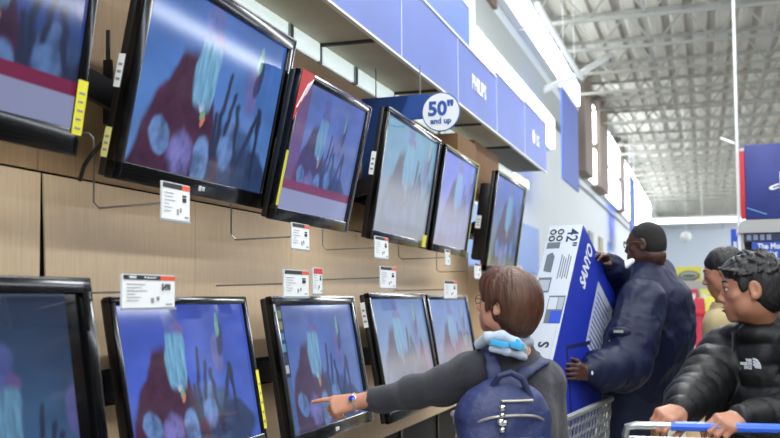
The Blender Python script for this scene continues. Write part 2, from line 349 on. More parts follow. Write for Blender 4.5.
# ------------------------------------------------------------------ the picture on the screens: a plain landscape stand-in
def sst(a, b_, x):
    t = np.clip((x-a)/(b_-a), 0, 1); return t*t*(3-2*t)
def picture(U, V, top, bot, ox=0, oy=0, sc=1, soft=.012):
    """dusky sky, a rust-red heap with a pale icy plume over it, a lilac boulder, dark reeds"""
    x = (U*1.78-ox)/sc; y = (V-oy)/sc; Z0 = np.zeros_like(x)
    col = np.array(lin(bot))[None]*(1-V[:, None]) + np.array(lin(top))[None]*V[:, None]
    cl = fbm(x*2.2, y*5, Z0, 5); col = col*(1+.35*cl[:, None])
    wx = x+.05*fbm(x*5, y*5, Z0, 11); wy = y+.05*fbm(x*5, y*5, Z0+3, 12)
    def put(mask, c, shade=None):
        nonlocal col
        c = np.array(lin(c))[None]
        if shade is not None: c = c*(1+shade[:, None])
        col = col*(1-mask[:, None])+c*mask[:, None]
    s = soft/sc
    def ell(cx, cy, rx, ry, soft_=1):
        return 1-sst(1-.12*soft_-s*3, 1+.12*soft_+s*3, np.sqrt(((wx-cx)/rx)**2+((wy-cy)/ry)**2))
    tex = fbm(x*16, y*16, Z0, 21)
    # rocks in slate grey-blue at the right, under the reeds
    put(ell(1.22, .16, .28, .22), '38507f', .3*tex); put(ell(1.45, .08, .4, .16), '2c3f66', .3*tex)
    put(ell(1.17, .26, .12, .14), '5c7cb4', .6*tex)
    # rust-red heap
    hw = .14+.40*np.clip((.66-wy)/.66, 0, 1.6)**.8
    put((1-sst(-.02-s, .02+s, np.abs(wx-.60)-hw))*(1-sst(.62, .70, wy)), '43233c', .5*tex)
    put(ell(.36, .20, .10, .10), '5f7fb4', .7*tex); put(ell(.86, .12, .10, .14), '5f7fb4', .7*tex)
    put(ell(.60, .14, .15, .12, 2), '6e6cac', .7*tex)
    # small bright pebbles
    for i, c in enumerate(('8fc9c0', 'c9c4e8', '6fb07c', 'c8806c')):
        put(ell(.72+.02*i, .44-.035*i, .022, .03), c)
    s0 = s; s = s*1.6   # lilac boulder and icy plume
    put(ell(.74, .86, .115, .125), '5a68b0', .3*tex); put(ell(.86, .80, .05, .04), '70609c')
    pl = sst(.5, .62, 1-np.abs(wx-.76)/(.145*(1-np.clip((.60-wy)/.28, 0, 1)**2*.7)+1e-3)*.5)*sst(.36, .45, wy)*(1-sst(.74, .80, wy))
    put(np.clip(pl, 0, 1), '6fa6cc', .55*fbm(x*50, y*8, Z0, 31))
    # mauve boulder with a green-gold leaf
    put(ell(1.36, .60, .085, .13), '6466a8', .3*tex); put(ell(1.42, .70, .05, .12), '39406a'); put(ell(1.38, .80, .035, .09), '6c9c90', .5*tex)
    # reeds
    for (a0, b0, a1, b1) in ((1.02, .2, 1.06, .66), (1.10, .3, 1.16, .52), (1.30, .1, 1.22, .48), (1.30, .1, 1.48, .46), (1.55, .1, 1.50, .5), (.97, .05, .98, .4)):
        dx, dy = a1-a0, b1-b0; t = np.clip(((wx-a0)*dx+(wy-b0)*dy)/(dx*dx+dy*dy), 0, 1)
        d = np.hypot(wx-a0-t*dx, wy-b0-t*dy); put(1-sst(.010, .022+s, d), '26304f')
    return col
def screen_mat(name, gain, rough):
    m = bpy.data.materials.new(name); m.use_nodes = True; nt = m.node_tree; b = nt.nodes['Principled BSDF']
    a = nt.nodes.new('ShaderNodeAttribute'); a.attribute_name = 'pic'
    b.inputs['Base Color'].default_value = (.012, .012, .016, 1); b.inputs['Roughness'].default_value = rough
    b.inputs['Specular IOR Level'].default_value = .4
    nt.links.new(a.outputs['Color'], b.inputs['Emission Color']); b.inputs['Emission Strength'].default_value = gain
    return m
def screen_mesh(w, h, zc, kw, gain=1.0, rough=.18, nx=170, post=None):
    ny = int(nx*.57); xs = np.linspace(-w/2, w/2, nx+1); zs = np.linspace(-h/2, h/2, ny+1)
    X, Zz = np.meshgrid(xs, zs); P = np.stack([X.ravel(), np.zeros(X.size), Zz.ravel()+zc], 1)
    i = np.arange(nx*ny); r, c = i//nx, i % nx; a = r*(nx+1)+c
    fs = np.stack([a, a+1, a+nx+2, a+nx+1], 1)
    me = bpy.data.meshes.new('screen'); me.from_pydata(P.tolist(), [], fs.tolist())
    U = X.ravel()/w+.5; V = Zz.ravel()/h+.5; col = picture(U, V, **kw)
    if post: col = post(U, V, col)
    at_ = me.color_attributes.new('pic', 'FLOAT_COLOR', 'POINT')
    at_.data.foreach_set('color', np.concatenate([np.clip(col, 0, 3), np.ones((len(col), 1))], 1).astype(np.float32).ravel())
    me.materials.append(screen_mat('screen_picture', gain, rough)); return me
def banner_post(U, V, col):        # maroon ribbon and pale band along the bottom of the picture
    m = V < .16; col[m] = np.array(lin('a9b0d8'))*(.9+.1*U[m])[:, None]
    m = (V >= .16) & (V < .235); col[m] = np.array(lin('8c1f4a'))
    return col
def banner_side(U, V, col):
    m = U < .17; col[m] = col[m]*.3+np.array(lin('7d1f3c'))*.7
    return banner_post(U, V, col)
def icons_post(U, V, col):
    m = (U < .075); col[m] = np.array(lin('10141f'))
    for i, c in enumerate(('6f8a3a', '9a8c40', '3f7fb0', '58a0b8', '303848', 'c8c8cc')):
        m = (U > .008) & (U < .064) & (abs(V-.93+i*.085) < .03); col[m] = np.array(lin(c))
    m = (U < .075) & (V < .44); col[m] = np.array(lin('46649c'))
    return col
def pillar_post(U, V, col):
    m = U > .86; col[m] = np.array(lin('0c1018')); return col
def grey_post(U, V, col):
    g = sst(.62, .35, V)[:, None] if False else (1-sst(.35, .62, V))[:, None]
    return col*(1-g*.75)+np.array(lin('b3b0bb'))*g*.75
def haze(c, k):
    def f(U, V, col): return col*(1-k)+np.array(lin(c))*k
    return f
def chain(*fs):
    def f(U, V, col):
        for g in fs: col = g(U, V, col)
        return col
    return f
TV = {}
def tv(key, label, pos, yaw, tilt, w, h, kw, post=None, gain=1.0, bez=.034, bot=.05, brand=None, trim=None, depth=.09, rough=.09, pic_w=1.0):
    mw = Matrix.Translation(pos) @ Matrix.Rotation(math.pi/2+rad(yaw), 4, 'Z') @ Matrix.Rotation(rad(tilt), 4, 'X')
    mw = mw @ Matrix.Translation((0, 0, -h/2))
    t = thing('television', label, 'television', mw=mw, group='televisions on the display wall')
    # bezel: four rounded rails, front at y=0
    b = MB(); m = gloss
    b.box2((-w/2, .0, h-bez), (w/2, .03, h), m, .006).box2((-w/2, 0, 0), (w/2, .03, bot), m, .006)
    b.box2((-w/2, 0, .003), (-w/2+bez, .03, h-.003), m, .006).box2((w/2-bez, 0, .003), (w/2, .03, h-.003), m, .006)
    b.obj('bezel', t)
    b = MB(); b.box2((-w/2+.004, .028, .004), (w/2-.004, .055 if key != 'H' else .038, h-.004), black, .008)
    b.box2((-w/2+.10, .05, .08), (w/2-.10, depth, h-.1), black, .02)
    for k in range(9): b.box2((-w/2+.15, depth-.004, h-.14-.03*k), (w/2-.15, depth+.003, h-.15-.03*k), dgrey)
    b.obj('cabinet', t)
    sw, sh = w-2*bez, h-bez-bot
    me = screen_mesh(sw*pic_w, sh, bot+sh/2, kw, gain, rough, post=post)
    o = bpy.data.objects.new('screen', me); C.objects.link(o); o.parent = t; o.location = (-(1-pic_w)*sw/2, .012, 0)
    if pic_w < 1: MB().box2((-sw/2, .014, bot), (sw/2, .016, h-bez), gloss).obj('screen_border', t)
    if trim:
        b = MB(); b.box2((-w/2+.003, -.003, h-.007), (w/2-.003, .012, h-.001), trim).box2((w/2-.006, -.003, .004), (w/2, .012, h-.004), trim); b.obj('edge_trim', t)
    if brand:
        b = MB(); sp = mat('silver_print', 'd5d5da', .3); b.box((-.012, -.0015, bot*.48), (.017, .003, .018), sp, .001).box((.012, -.0015, bot*.48), (.017, .003, .014), sp, .001); b.obj('brand_mark', t)
    # mount: plate on the television, arm and slotted wall plate
    inv = mw.inverted(); bw = inv @ Vector((-1.9, pos[1], mw.translation.z+h*.45)); zc = bw.z
    b = MB(); b.box2((-.16, depth, h*.5-.10), (.16, depth+.012, h*.5+.10), black)
    e = Vector((0, bw.y, bw.z)); b.bar((0, depth+.01, h*.5), e, .05, .05, black)
    b.bar((-.12, depth+.01, h*.5), e+Vector((-.12, 0, 0)), .02, .09, black); b.bar((.12, depth+.01, h*.5), e+Vector((.12, 0, 0)), .02, .09, black)
    b.box((e.x, e.y, e.z), (.40, .02, .12), black); b.obj('wall_mount', t)
    TV[key] = (t, w, h, mw); return t
def sticker(key, x, z, w, h, m, name='energy_sticker', label=None, y=-.002, side=False, marks=True):
    t, W, Hh, mw = TV[key]; b = MB()
    if side:     # on the near (left) edge of the cabinet
        b.box2((-W/2-.0015, x, z), (-W/2, x+w, z+h), m)
        if marks:
            for k in range(3): b.box2((-W/2-.002, x+w*.2, z+h*(.2+.22*k)), (-W/2-.0014, x+w*.8, z+h*(.28+.22*k)), inkg)
    else:
        b.box2((x, y, z), (x+w, y+.0015, z+h), m)
        if marks:
            for k in range(5): b.box2((x+w*.2, y-.0006, z+h*(.1+.16*k)), (x+w*(.8-.1*(k % 2)), y, z+h*(.14+.16*k)), inkg)
    o = b.obj(name, t, sm=False)
    if label: o['label'] = label
    return o
SKY = dict(top='3c5fa8', bot='5b7fb8')
tv('A', 'large television at top left with a pale band and maroon ribbon on its screen', (-1.600, 1.772, 2.165), -1.2, 8.9, 1.05, .641, dict(top='2c4c92', bot='33509a', ox=.35, oy=.05, sc=1.05), chain(banner_post, haze('101a40', .25)), .7, bez=.03, bot=.075)
tv('B', 'big glossy television in the upper row with the largest vivid picture, red heap in front', (-1.590, 3.03, 2.149), .7, 11.8, 1.085, .69, dict(top='3c66b4', bot='5a86c4', ox=-.05, oy=-.02, sc=1.05), None, .8, bez=.05, bot=.06, brand='*', trim=chrome)
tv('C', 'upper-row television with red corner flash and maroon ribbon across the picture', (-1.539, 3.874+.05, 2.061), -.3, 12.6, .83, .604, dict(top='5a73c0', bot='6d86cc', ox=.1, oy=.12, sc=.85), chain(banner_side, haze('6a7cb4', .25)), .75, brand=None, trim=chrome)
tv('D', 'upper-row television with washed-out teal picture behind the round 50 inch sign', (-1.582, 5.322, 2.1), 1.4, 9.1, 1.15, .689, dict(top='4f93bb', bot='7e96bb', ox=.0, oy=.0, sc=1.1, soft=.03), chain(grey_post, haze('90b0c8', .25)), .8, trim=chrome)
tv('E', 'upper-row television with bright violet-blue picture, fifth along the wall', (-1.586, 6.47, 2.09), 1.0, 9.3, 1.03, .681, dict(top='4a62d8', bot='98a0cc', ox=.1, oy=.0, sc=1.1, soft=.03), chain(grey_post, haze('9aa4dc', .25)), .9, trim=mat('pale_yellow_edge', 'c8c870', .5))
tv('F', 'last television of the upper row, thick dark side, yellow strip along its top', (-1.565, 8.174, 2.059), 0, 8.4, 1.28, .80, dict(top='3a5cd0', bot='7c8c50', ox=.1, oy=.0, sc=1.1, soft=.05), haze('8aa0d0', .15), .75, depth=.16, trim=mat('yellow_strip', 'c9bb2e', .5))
tv('G', 'television at the left edge of the lower row with a darker stormy picture', (-1.6, 1.843, 1.201), -.5, -8, 1.05, .641, dict(top='20304e', bot='4a78a8', ox=.75-.2, oy=-.12, sc=.9), haze('1c2c4c', .2), .6, bez=.045, pic_w=.93)
tv('H', 'lower-row television below the large 498 price card, vivid blue picture', (-1.612, 2.941, 1.189), .8, -9.5, .923, .563, dict(top='3b50b4', bot='4a6cd0', ox=-.1, oy=.04, sc=1.0), None, .8, bez=.028, bot=.045)
tv('I', 'lower-row television that the woman points at, column of small icons on its screen', (-1.604, 4.089, 1.162), .8, -9.3, 1.0, .621, dict(top='5068ae', bot='5a7cc0', ox=-.05, oy=.02, sc=.98), chain(icons_post, haze('6a7ab0', .15)), .75, bez=.04, bot=.055, brand='*', trim=chrome)
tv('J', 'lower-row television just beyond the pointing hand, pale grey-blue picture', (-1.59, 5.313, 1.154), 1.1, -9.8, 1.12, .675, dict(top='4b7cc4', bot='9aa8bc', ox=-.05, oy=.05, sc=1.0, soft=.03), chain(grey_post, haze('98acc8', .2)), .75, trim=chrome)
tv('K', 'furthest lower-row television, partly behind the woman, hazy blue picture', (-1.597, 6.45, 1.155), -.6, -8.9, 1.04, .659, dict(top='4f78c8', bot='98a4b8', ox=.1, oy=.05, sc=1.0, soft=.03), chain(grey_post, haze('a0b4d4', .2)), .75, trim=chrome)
w, h = TV['A'][1:3]; sticker('A', w/2-.04, .06, .042, .15, yellow, label='yellow energy label on the right edge')
w, h = TV['B'][1:3]; sticker('B', .031, .27, .022, .10, card, 'spec_sticker', side=True); sticker('B', .03, .06, .022, .09, mat('cream_label', 'e0d98a', .5), 'spec_sticker', 'pale yellow label on the side', side=True); sticker('B', w/2-.02, .03, .022, .26, yellow, marks=False, label='yellow strip at the right edge')
b = MB(); b.poly([(-.415, .604), (-.29, .604), (-.415, .40)], .002, redp, Matrix.Translation((0, -.004, 0)))
for k in range(3): b.bar((-.41+.03*k, -.005, .45+.03*k), (-.34+.02*k, -.005, .56+.012*k), .006, .001, card)
b.obj('corner_flash', TV['C'][0], sm=False)['label'] = 'red and white corner flash'
sticker('C', -.41, .06, .02, .22, yellow, marks=False, label='yellow strip on the left edge')
sticker('D', .035, .33, .025, .12, card, 'spec_sticker', side=True); sticker('D', .46, .012, .09, .075, yellow, marks=False, label='square yellow sticker at the lower right')
sticker('F', .09, .33, .04, .1, card, 'spec_sticker', side=True)
sticker('H', .923/2-.02, .06, .022, .22, yellow, label='yellow strip on the right edge'); sticker('J', .03, .50, .025, .13, card, 'spec_sticker', side=True)
# ------------------------------------------------------------------ price cards on wire hooks
def price_card(u, v, x, w, h, label, price=None, red=False, wide=False, tilt=0, big=False):
    p = onx(u, v, x); t = thing('price_card', label, 'price card', mw=Matrix.Translation(p) @ WL @ Matrix.Rotation(tilt, 4, 'Z'), group='price cards on wire hooks')
    MB().box2((-w/2, 0, -h/2), (w/2, .002, h/2), card).obj('card', t, sm=False)
    hh = h*.14; b = MB()
    if red: b.box2((-w/2, -.001, h/2-hh*1.5), (w/2, 0, h/2), redp)
    else: b.box2((-w/2, -.001, h/2-hh), (w*.2, 0, h/2), ink).box2((w*.2, -.001, h/2-hh), (w/2, 0, h/2), orange)
    b.obj('header_stripe', t, sm=False)
    b = MB()
    if price:
        b.text('HISENSE', hh*.75, (-w*.40, -.002, h/2-hh/2), card, .0008, align='LEFT', bold=.0003).text('40" 1080p LED HDTV', hh*.55, (-w*.12, -.002, h/2-hh/2), card, .0008, align='LEFT')
        b.text('$'+price, h*.30, (w*.31, -.002, h*.14), ink, .0008, bold=.0002, sx=.9)
    else:
        b.box2((w*.22, -.0015, h*.02), (w*.36, 0, h*.14), ink).box2((w*.22, -.0015, h*.17), (w*.36, 0, h*.22), ink)
    for k in range(6):
        L = (.34, .28, .38, .16, .26, .22)[k]; b.box2((-w*.44, -.0012, h*(.22-.1*k)), (-w*.44+w*L, 0, h*(.232-.1*k)), inkg)
    b.box2((w*.02, -.0015, -h*.36), (w*.07, 0, -h*.2), inkg).box2((w*.13, -.0015, -h*.28), (w*.18, 0, -h*.16), inkg).box2((w*.32, -.0015, -h*.42), (w*.44, 0, -h*.38), inkg)
    b.obj('print', t, sm=False)
    b = MB(); b.box2((-w/2-.004, .002, -h/2-.006), (w/2+.004, .006, h/2+.003), mat('clear_holder', 'c4cad0', .2)); b.box2((-w/2-.005, -.003, -h/2-.007), (w/2+.005, .006, -h/2-.001), mat('holder_lip', '9aa0a6', .3)); b.obj('holder', t, sm=False)
    if not red:
        L = x+1.9; y1 = -.17 if not big else .1
        q_ = L-.08; b = MB(); b.tube([(-w*.1, .004, 0), (-w*.1+.02, .03, .0), (.08, q_-.02, 0), (.08, q_, .02), (.08, q_, .22), (.08, q_+.02, .24), (.08, L, .24)] if p.z > 1.6 else [(-w*.1, .004, 0), (-w*.1+.02, .03, 0), (.24, L-.01, 0), (.24, L, 0)], .0035, mat('wire', '9c9e9c', .35, metal=.7), 6)
        b.obj('wire_hook', t)
    return t
price_card(176.5, 202, -1.48, .155, .105, 'white price card hanging below the left end of the big upper television', tilt=.0)
price_card(301, 236.5, -1.48, .165, .095, 'white price card hanging under the television with the red corner flash')
price_card(382, 247.5, -1.48, .20, .10, 'white price card under the washed-out teal television')
price_card(448, 257.5, -1.48, .11, .09, 'narrow price card under the violet-blue television')
price_card(478, 271, -1.50, .20, .10, 'small blurred price card at the foot of the last upper television')
price_card(150, 291.5, -1.46, .265, .088, 'wide white price card reading 498 at the top of a lower television', price='498', big=True)
price_card(297, 283.5, -1.44, .225, .095, 'white price card on top of the television the woman points at')
price_card(318, 281, -1.47, .09, .10, 'small white card with a red header, right beside another price card', red=True)
price_card(388.5, 277.5, -1.46, .24, .10, 'white price card above the television beyond the pointing hand')
price_card(451, 289.5, -1.46, .30, .10, 'white price card above the furthest lower-row television, next to the glasses')
# black cable and bracket strap between the two nearest upper televisions
b = MB(); pts = [onx(112, 128, -1.70), onx(104, 142, -1.74), onx(92, 154, -1.78), onx(84, 166, -1.80), onx(80, 180, -1.84)]
b.tube(pts, .007, black, 8); tag(b.obj('power_cable'), 'black cable curling down behind the big upper television', 'cable')
b = MB(); p = onx(108, 60, -1.86); q = onx(108, 124, -1.86)
b.bar(p, q, .03, .012, black); b.bar(p-Vector((0, 0, .0)), p+Vector((0, 0, .10)), .012, .008, dgrey); b.bar(onx(86, 82, -1.75), onx(126, 104, -1.75), .02, .09, black)
tag(b.obj('mounting_rail', sm=False), 'black steel mounting rail between the two nearest upper televisions', 'bracket')
# black strap hanging between lower televisions
# ------------------------------------------------------------------ blended surfaces (signed distance fields + surface nets)
def V3(*a): return np.array(a, float)
def unit(v): v = np.array(v, float); return v/np.linalg.norm(v)
def npv(v): return np.array(v[:], float)
class Sdf:
    def __init__(s): s.p = []
    def cap(s, a, b_, ra, rb, k=.02, flat=None, neg=False):
        s.p.append(('c', np.array(a, float), np.array(b_, float), ra, rb, k, flat, neg)); return s
    def chain(s, pts, rs, k=.02, flat=None):
        for i in range(len(pts)-1): s.cap(pts[i], pts[i+1], rs[i], rs[i+1], k, flat)
        return s
    def ell(s, c, r, R=None, k=.02, neg=False):
        s.p.append(('e', np.array(c, float), np.array(r, float), np.eye(3) if R is None else np.array(R, float), k, neg)); return s
    def box(s, c, h, R=None, r=.01, k=.02, neg=False):
        s.p.append(('b', np.array(c, float), np.array(h, float), np.eye(3) if R is None else np.array(R, float), k, neg, r)); return s
    def bounds(s):
        lo, hi = [], []
        for q in s.p:
            if q[-1] is True or (q[0] == 'b' and q[5]) or (q[0] == 'e' and q[5]): continue
            if q[0] == 'c':
                r = max(q[3], q[4])+.03; lo.append(np.minimum(q[1], q[2])-r); hi.append(np.maximum(q[1], q[2])+r)
            else:
                r = np.linalg.norm(q[2]) if q[0] == 'b' else q[2].max(); lo.append(q[1]-r-.03); hi.append(q[1]+r+.03)
        return np.min(lo, 0), np.max(hi, 0)
    def mesh(s, coarse=.012, fine=None, clip=None):
        """fine: list of (centre, radius, cell)"""
        lo, hi = s.bounds()
        if clip: lo = np.maximum(lo, clip[0]); hi = np.minimum(hi, clip[1])
        ax = []
        for d in range(3):
            x = lo[d]; o = [x]
            while x < hi[d]:
                st = coarse
                for (c, r, ce) in (fine or []):
                    if c[d]-r <= x < c[d]+r: st = min(st, ce)
                x += st; o.append(x)
            ax.append(np.array(o))
        X, Y, Z = ax; f = np.full((len(X), len(Y), len(Z)), .15, np.float32)
        for q in s.p:
            neg = q[7] if q[0] == 'c' else q[5]
            k = q[5] if q[0] == 'c' else q[4]
            if q[0] == 'c': r = max(q[3], q[4]); a = np.minimum(q[1], q[2])-r; b_ = np.maximum(q[1], q[2])+r
            else: r = np.linalg.norm(q[2]) if q[0] == 'b' else q[2].max(); a = q[1]-r; b_ = q[1]+r
            pad = k+.03; i0 = [max(0, int(np.searchsorted(ax[d], a[d]-pad))-1) for d in range(3)]; i1 = [int(np.searchsorted(ax[d], b_[d]+pad))+1 for d in range(3)]
            sl = tuple(slice(i0[d], i1[d]) for d in range(3))
            if any(i0[d] >= min(i1[d], len(ax[d])) for d in range(3)): continue
            x, y, z = X[sl[0]][:, None, None], Y[sl[1]][None, :, None], Z[sl[2]][None, None, :]
            if q[0] == 'c':
                A, B = q[1], q[2]; ab = B-A; L2 = ab@ab+1e-12
                t = np.clip(((x-A[0])*ab[0]+(y-A[1])*ab[1]+(z-A[2])*ab[2])/L2, 0, 1)
                dx, dy, dz = x-A[0]-t*ab[0], y-A[1]-t*ab[1], z-A[2]-t*ab[2]
                if q[6] is not None:
                    n, fl = q[6]; c = (dx*n[0]+dy*n[1]+dz*n[2])*(1/fl-1); dx, dy, dz = dx+n[0]*c, dy+n[1]*c, dz+n[2]*c
                d = np.sqrt(dx*dx+dy*dy+dz*dz)-(q[3]+(q[4]-q[3])*t)
                if q[6] is not None: d = d*min(1, .5+.5*fl)
            else:
                R = q[3]; dx, dy, dz = x-q[1][0], y-q[1][1], z-q[1][2]
                l = [dx*R[0, j]+dy*R[1, j]+dz*R[2, j] for j in range(3)]
                if q[0] == 'e':
                    k0 = np.sqrt(sum((l[j]/q[2][j])**2 for j in range(3))); k1 = np.sqrt(sum((l[j]/q[2][j]**2)**2 for j in range(3)))+1e-9
                    d = k0*(k0-1)/k1
                else:
                    e = [np.abs(l[j])-q[2][j]+q[6] for j in range(3)]
                    d = np.sqrt(sum(np.maximum(v, 0)**2 for v in e))+np.minimum(np.maximum(np.maximum(e[0], e[1]), e[2]), 0)-q[6]
            g = f[sl]
            if neg: d = -d; h = np.maximum(k-np.abs(g-d), 0)/k; f[sl] = np.maximum(g, d)+h*h*k*.25
            else: h = np.maximum(k-np.abs(g-d), 0)/k; f[sl] = np.minimum(g, d)-h*h*k*.25
        f[0] = f[-1] = .1; f[:, 0] = f[:, -1] = .1; f[:, :, 0] = f[:, :, -1] = .1
        ins = f < 0
        cnt = np.zeros(tuple(n-1 for n in f.shape), np.int8); offs = [(a, b_, c) for a in (0, 1) for b_ in (0, 1) for c in (0, 1)]
        def sub(A, o): return A[o[0]:A.shape[0]-1+o[0], o[1]:A.shape[1]-1+o[1], o[2]:A.shape[2]-1+o[2]]
        for o in offs: cnt += sub(ins, o)
        act = np.argwhere((cnt > 0) & (cnt < 8)); idm = np.full(cnt.shape, -1, np.int64); idm[tuple(act.T)] = np.arange(len(act))
        acc = np.zeros((len(act), 3)); n = np.zeros(len(act))
        for o in offs:
            for d in range(3):
                if o[d]: continue
                o2 = list(o); o2[d] = 1; p = act+np.array(o); q2 = act+np.array(o2)
                fa = f[tuple(p.T)]; fb = f[tuple(q2.T)]; m = (fa < 0) != (fb < 0)
                t = np.where(m, fa/(fa-fb+1e-20), 0)[:, None]
                pa = np.stack([ax[j][p[:, j]] for j in range(3)], 1); pb = np.stack([ax[j][q2[:, j]] for j in range(3)], 1)
                acc += np.where(m[:, None], pa+(pb-pa)*t, 0); n += m
        v = acc/n[:, None]; fs = []
        for d in range(3):
            e1, e2 = [(1, 2), (2, 0), (0, 1)][d]
            a = [slice(None)]*3; b_ = [slice(None)]*3; a[d] = slice(0, -1); b_[d] = slice(1, None)
            ch = ins[tuple(a)] != ins[tuple(b_)]; pts = np.argwhere(ch)
            pts = pts[(pts[:, e1] > 0) & (pts[:, e2] > 0) & (pts[:, e1] < f.shape[e1]-1) & (pts[:, e2] < f.shape[e2]-1)]
            def cell(o1, o2): p = pts.copy(); p[:, e1] -= o1; p[:, e2] -= o2; return idm[tuple(p.T)]
            qd = np.stack([cell(1, 1), cell(0, 1), cell(0, 0), cell(1, 0)], 1)
            flip = ~ins[tuple(pts.T)]; qd[flip] = qd[flip][:, ::-1]; fs.append(qd)
        return v, np.concatenate(fs)
def soft_obj(name, sdf, m, parent, coarse=.012, fine=None, disp=None, sm=2, clip=None, smf=.5):
    """disp(P, N) -> scalar displacement along the normal"""
    v, fs = sdf.mesh(coarse, fine, clip); me = bpy.data.meshes.new(name); me.from_pydata(v.tolist(), [], fs.tolist())
    # laplacian smoothing
    ne = len(me.edges); e = np.empty(ne*2, np.int64); me.edges.foreach_get('vertices', e); e = e.reshape(-1, 2)
    deg = np.bincount(e.ravel(), minlength=len(v))[:, None]
    for _ in range(sm):
        a = np.zeros_like(v); np.add.at(a, e[:, 0], v[e[:, 1]]); np.add.at(a, e[:, 1], v[e[:, 0]]); v = v+(a/np.maximum(deg, 1)-v)*smf
    if disp is not None:
        me.vertices.foreach_set('co', v.ravel()); me.update()
        nr = np.empty(len(v)*3); me.vertex_normals.foreach_get('vector', nr); nr = nr.reshape(-1, 3); v = v+nr*disp(v, nr)[:, None]
    M = np.array(root_of(parent).inverted()); v = v@M[:3, :3].T+M[:3, 3]
    me.vertices.foreach_set('co', v.ravel()); me.polygons.foreach_set('use_smooth', [True]*len(me.polygons)); me.update()
    me.materials.append(m); o = bpy.data.objects.new(name, me); C.objects.link(o); o.parent = parent; return o
def folds(P, scale, amp, st=(1, 1, 1), seed=0):
    """cloth wrinkles: warped ridges"""
    x, y, z = P[:, 0]*scale*st[0], P[:, 1]*scale*st[1], P[:, 2]*scale*st[2]
    w = fbm(x*.5, y*.5, z*.5, seed+50, 2)*1.3
    return amp*(1-2*np.abs(fbm(x+w, y+w, z+w, seed, 2)))
def frame(az, pitch=0, roll=0):
    """az degrees left of +Y; columns: right, forward, up"""
    m = Matrix.Rotation(rad(az), 3, 'Z') @ Matrix.Rotation(rad(pitch), 3, 'X') @ Matrix.Rotation(rad(roll), 3, 'Y')
    return np.array(m)
def add_head(s, c, R, sc=1.0, wide=1.0, neck=None, nose=1.0, cheek=1.0):
    def L(x, y, z): return c+R@(V3(x*wide, y, z)*sc)
    def E(x, y, z, rx, ry, rz, k=.02, neg=False, rot=0):
        Q = R if not rot else R@np.array(Matrix.Rotation(rad(rot), 3, 'X')); s.ell(L(x, y, z), V3(rx*wide, ry, rz)*sc, Q, k*sc, neg)
    E(0, -.012, .030, .074, .094, .084); E(0, .025, -.010, .064, .068, .085, .03)
    E(0, .025, -.065, .052, .058, .045, .03); E(0, .072, -.098, .020, .016, .015, .025)
    for q in (-1, 1):
        E(q*.040, .056, -.024, .024*cheek, .022, .022, .02)
        E(q*.042, .030, -.060, .018*cheek, .030, .028, .02)
        E(q*.078, -.010, -.006, .009, .020, .032, .010, rot=-8); E(q*.086, -.006, -.002, .005, .010, .018, .006, True, rot=-8); E(q*.080, -.004, -.030, .008, .010, .010, .008)
        E(q*.031, .094, .004, .019, .012, .012, .014, True)
        E(q*.031, .0765, .011, .016, .0135, .007, .004); E(q*.031, .0765, -.005, .015, .012, .005, .004)
    s.cap(L(-.036, .082, .022), L(.036, .082, .022), .008*sc, .008*sc, .015)
    s.cap(L(0, .086, .012), L(0, .086+.022*nose, -.026), .0065*sc, .0105*sc, .012)
    E(0, .086+.024*nose, -.031, .012, .011, .010, .008)
    for q in (-1, 1): E(q*.012, .098, -.036, .008, .010, .007, .006)
    E(0, .070, -.062, .034, .024, .030, .02)
    E(0, .093, -.0585, .022, .0085, .0058, .006); E(0, .091, -.071, .019, .0085, .0065, .006); s.cap(L(-.022, .098, -.0648), L(.022, .098, -.0648), .0022, .0022, .004, None, True)
    if neck is not None: s.cap(L(0, -.018, -.06), neck, .054*sc, .060*sc, .03)
    return L
def add_hand(s, W, D, N, T, curls, thumb=(.75, 0), sc=1.0, spread=.0, elbow=None, wr=.026):
    D, N, T = unit(D), unit(N), unit(T)
    kn = [(.086, .030), (.090, .010), (.086, -.010), (.078, -.028)]; seg = [(.043, .026, .021), (.047, .030, .022), (.044, .028, .021), (.034, .021, .018)]
    rr = [(.0098, .0088, .0078, .0068), (.0102, .009, .008, .007), (.0098, .0086, .0076, .0066), (.0086, .0076, .0068, .006)]
    tips = []
    for i in range(4):
        K = W+(D*kn[i][0]+T*kn[i][1])*sc; B = W+(D*.012+T*kn[i][1]*.55)*sc
        s.cap(B, K, .017*sc, .0125*sc, .014*sc)
        p = K; th = 0; d0 = unit(D+T*spread*(1.5-i)*.12)
        for j in range(3):
            th += curls[i][j]; d = d0*math.cos(rad(th))-N*math.sin(rad(th)); q = p+d*seg[i][j]*sc
            s.cap(p, q, rr[i][j]*sc, rr[i][j+1]*sc, .004 if j else .008); p = q
        tips.append(p)
    o, cu = thumb; B = W+(D*.022+T*.020-N*.006)*sc; d1 = unit(D*.62+T*o-N*.35); K = B+d1*.044*sc
    d2 = unit(D*.85+T*(o*.45-cu*.5)-N*(.35+cu*.5)); K2 = K+d2*.032*sc; d3 = unit(D*.9+T*(o*.2-cu)-N*(.3+cu*.6)); K3 = K2+d3*.026*sc
    s.cap(B, K, .016*sc, .0125*sc, .012*sc); s.cap(K, K2, .0115*sc, .0102*sc, .005); s.cap(K2, K3, .0102*sc, .008*sc, .004)
    s.ell(W+(D*.045+T*.005-N*.008)*sc, V3(.034, .042, .016)*sc, np.stack([T, D, N], 1), .012)
    if elbow is not None: s.cap(elbow, W, .040*sc, wr*sc, .02, (N, .82))
    return tips
def eyes(L, R, parent, sc=1.0, both=True):
    iris = mat('iris', '2a1a12', .15, coat=1); wh = mat('eye_white', 'd9d4cc', .25)
    M4 = Matrix(R.tolist()).to_4x4()
    for q in (-1, 1):
        b = MB(); c = L(q*.031, .0765, .003); f = R@V3(0, 1, 0)
        b.ball(c, .0118*sc, wh, 20); b.ball(c+f*.0062*sc, .0066*sc, iris, 14); b.obj('eye', parent, world=True)
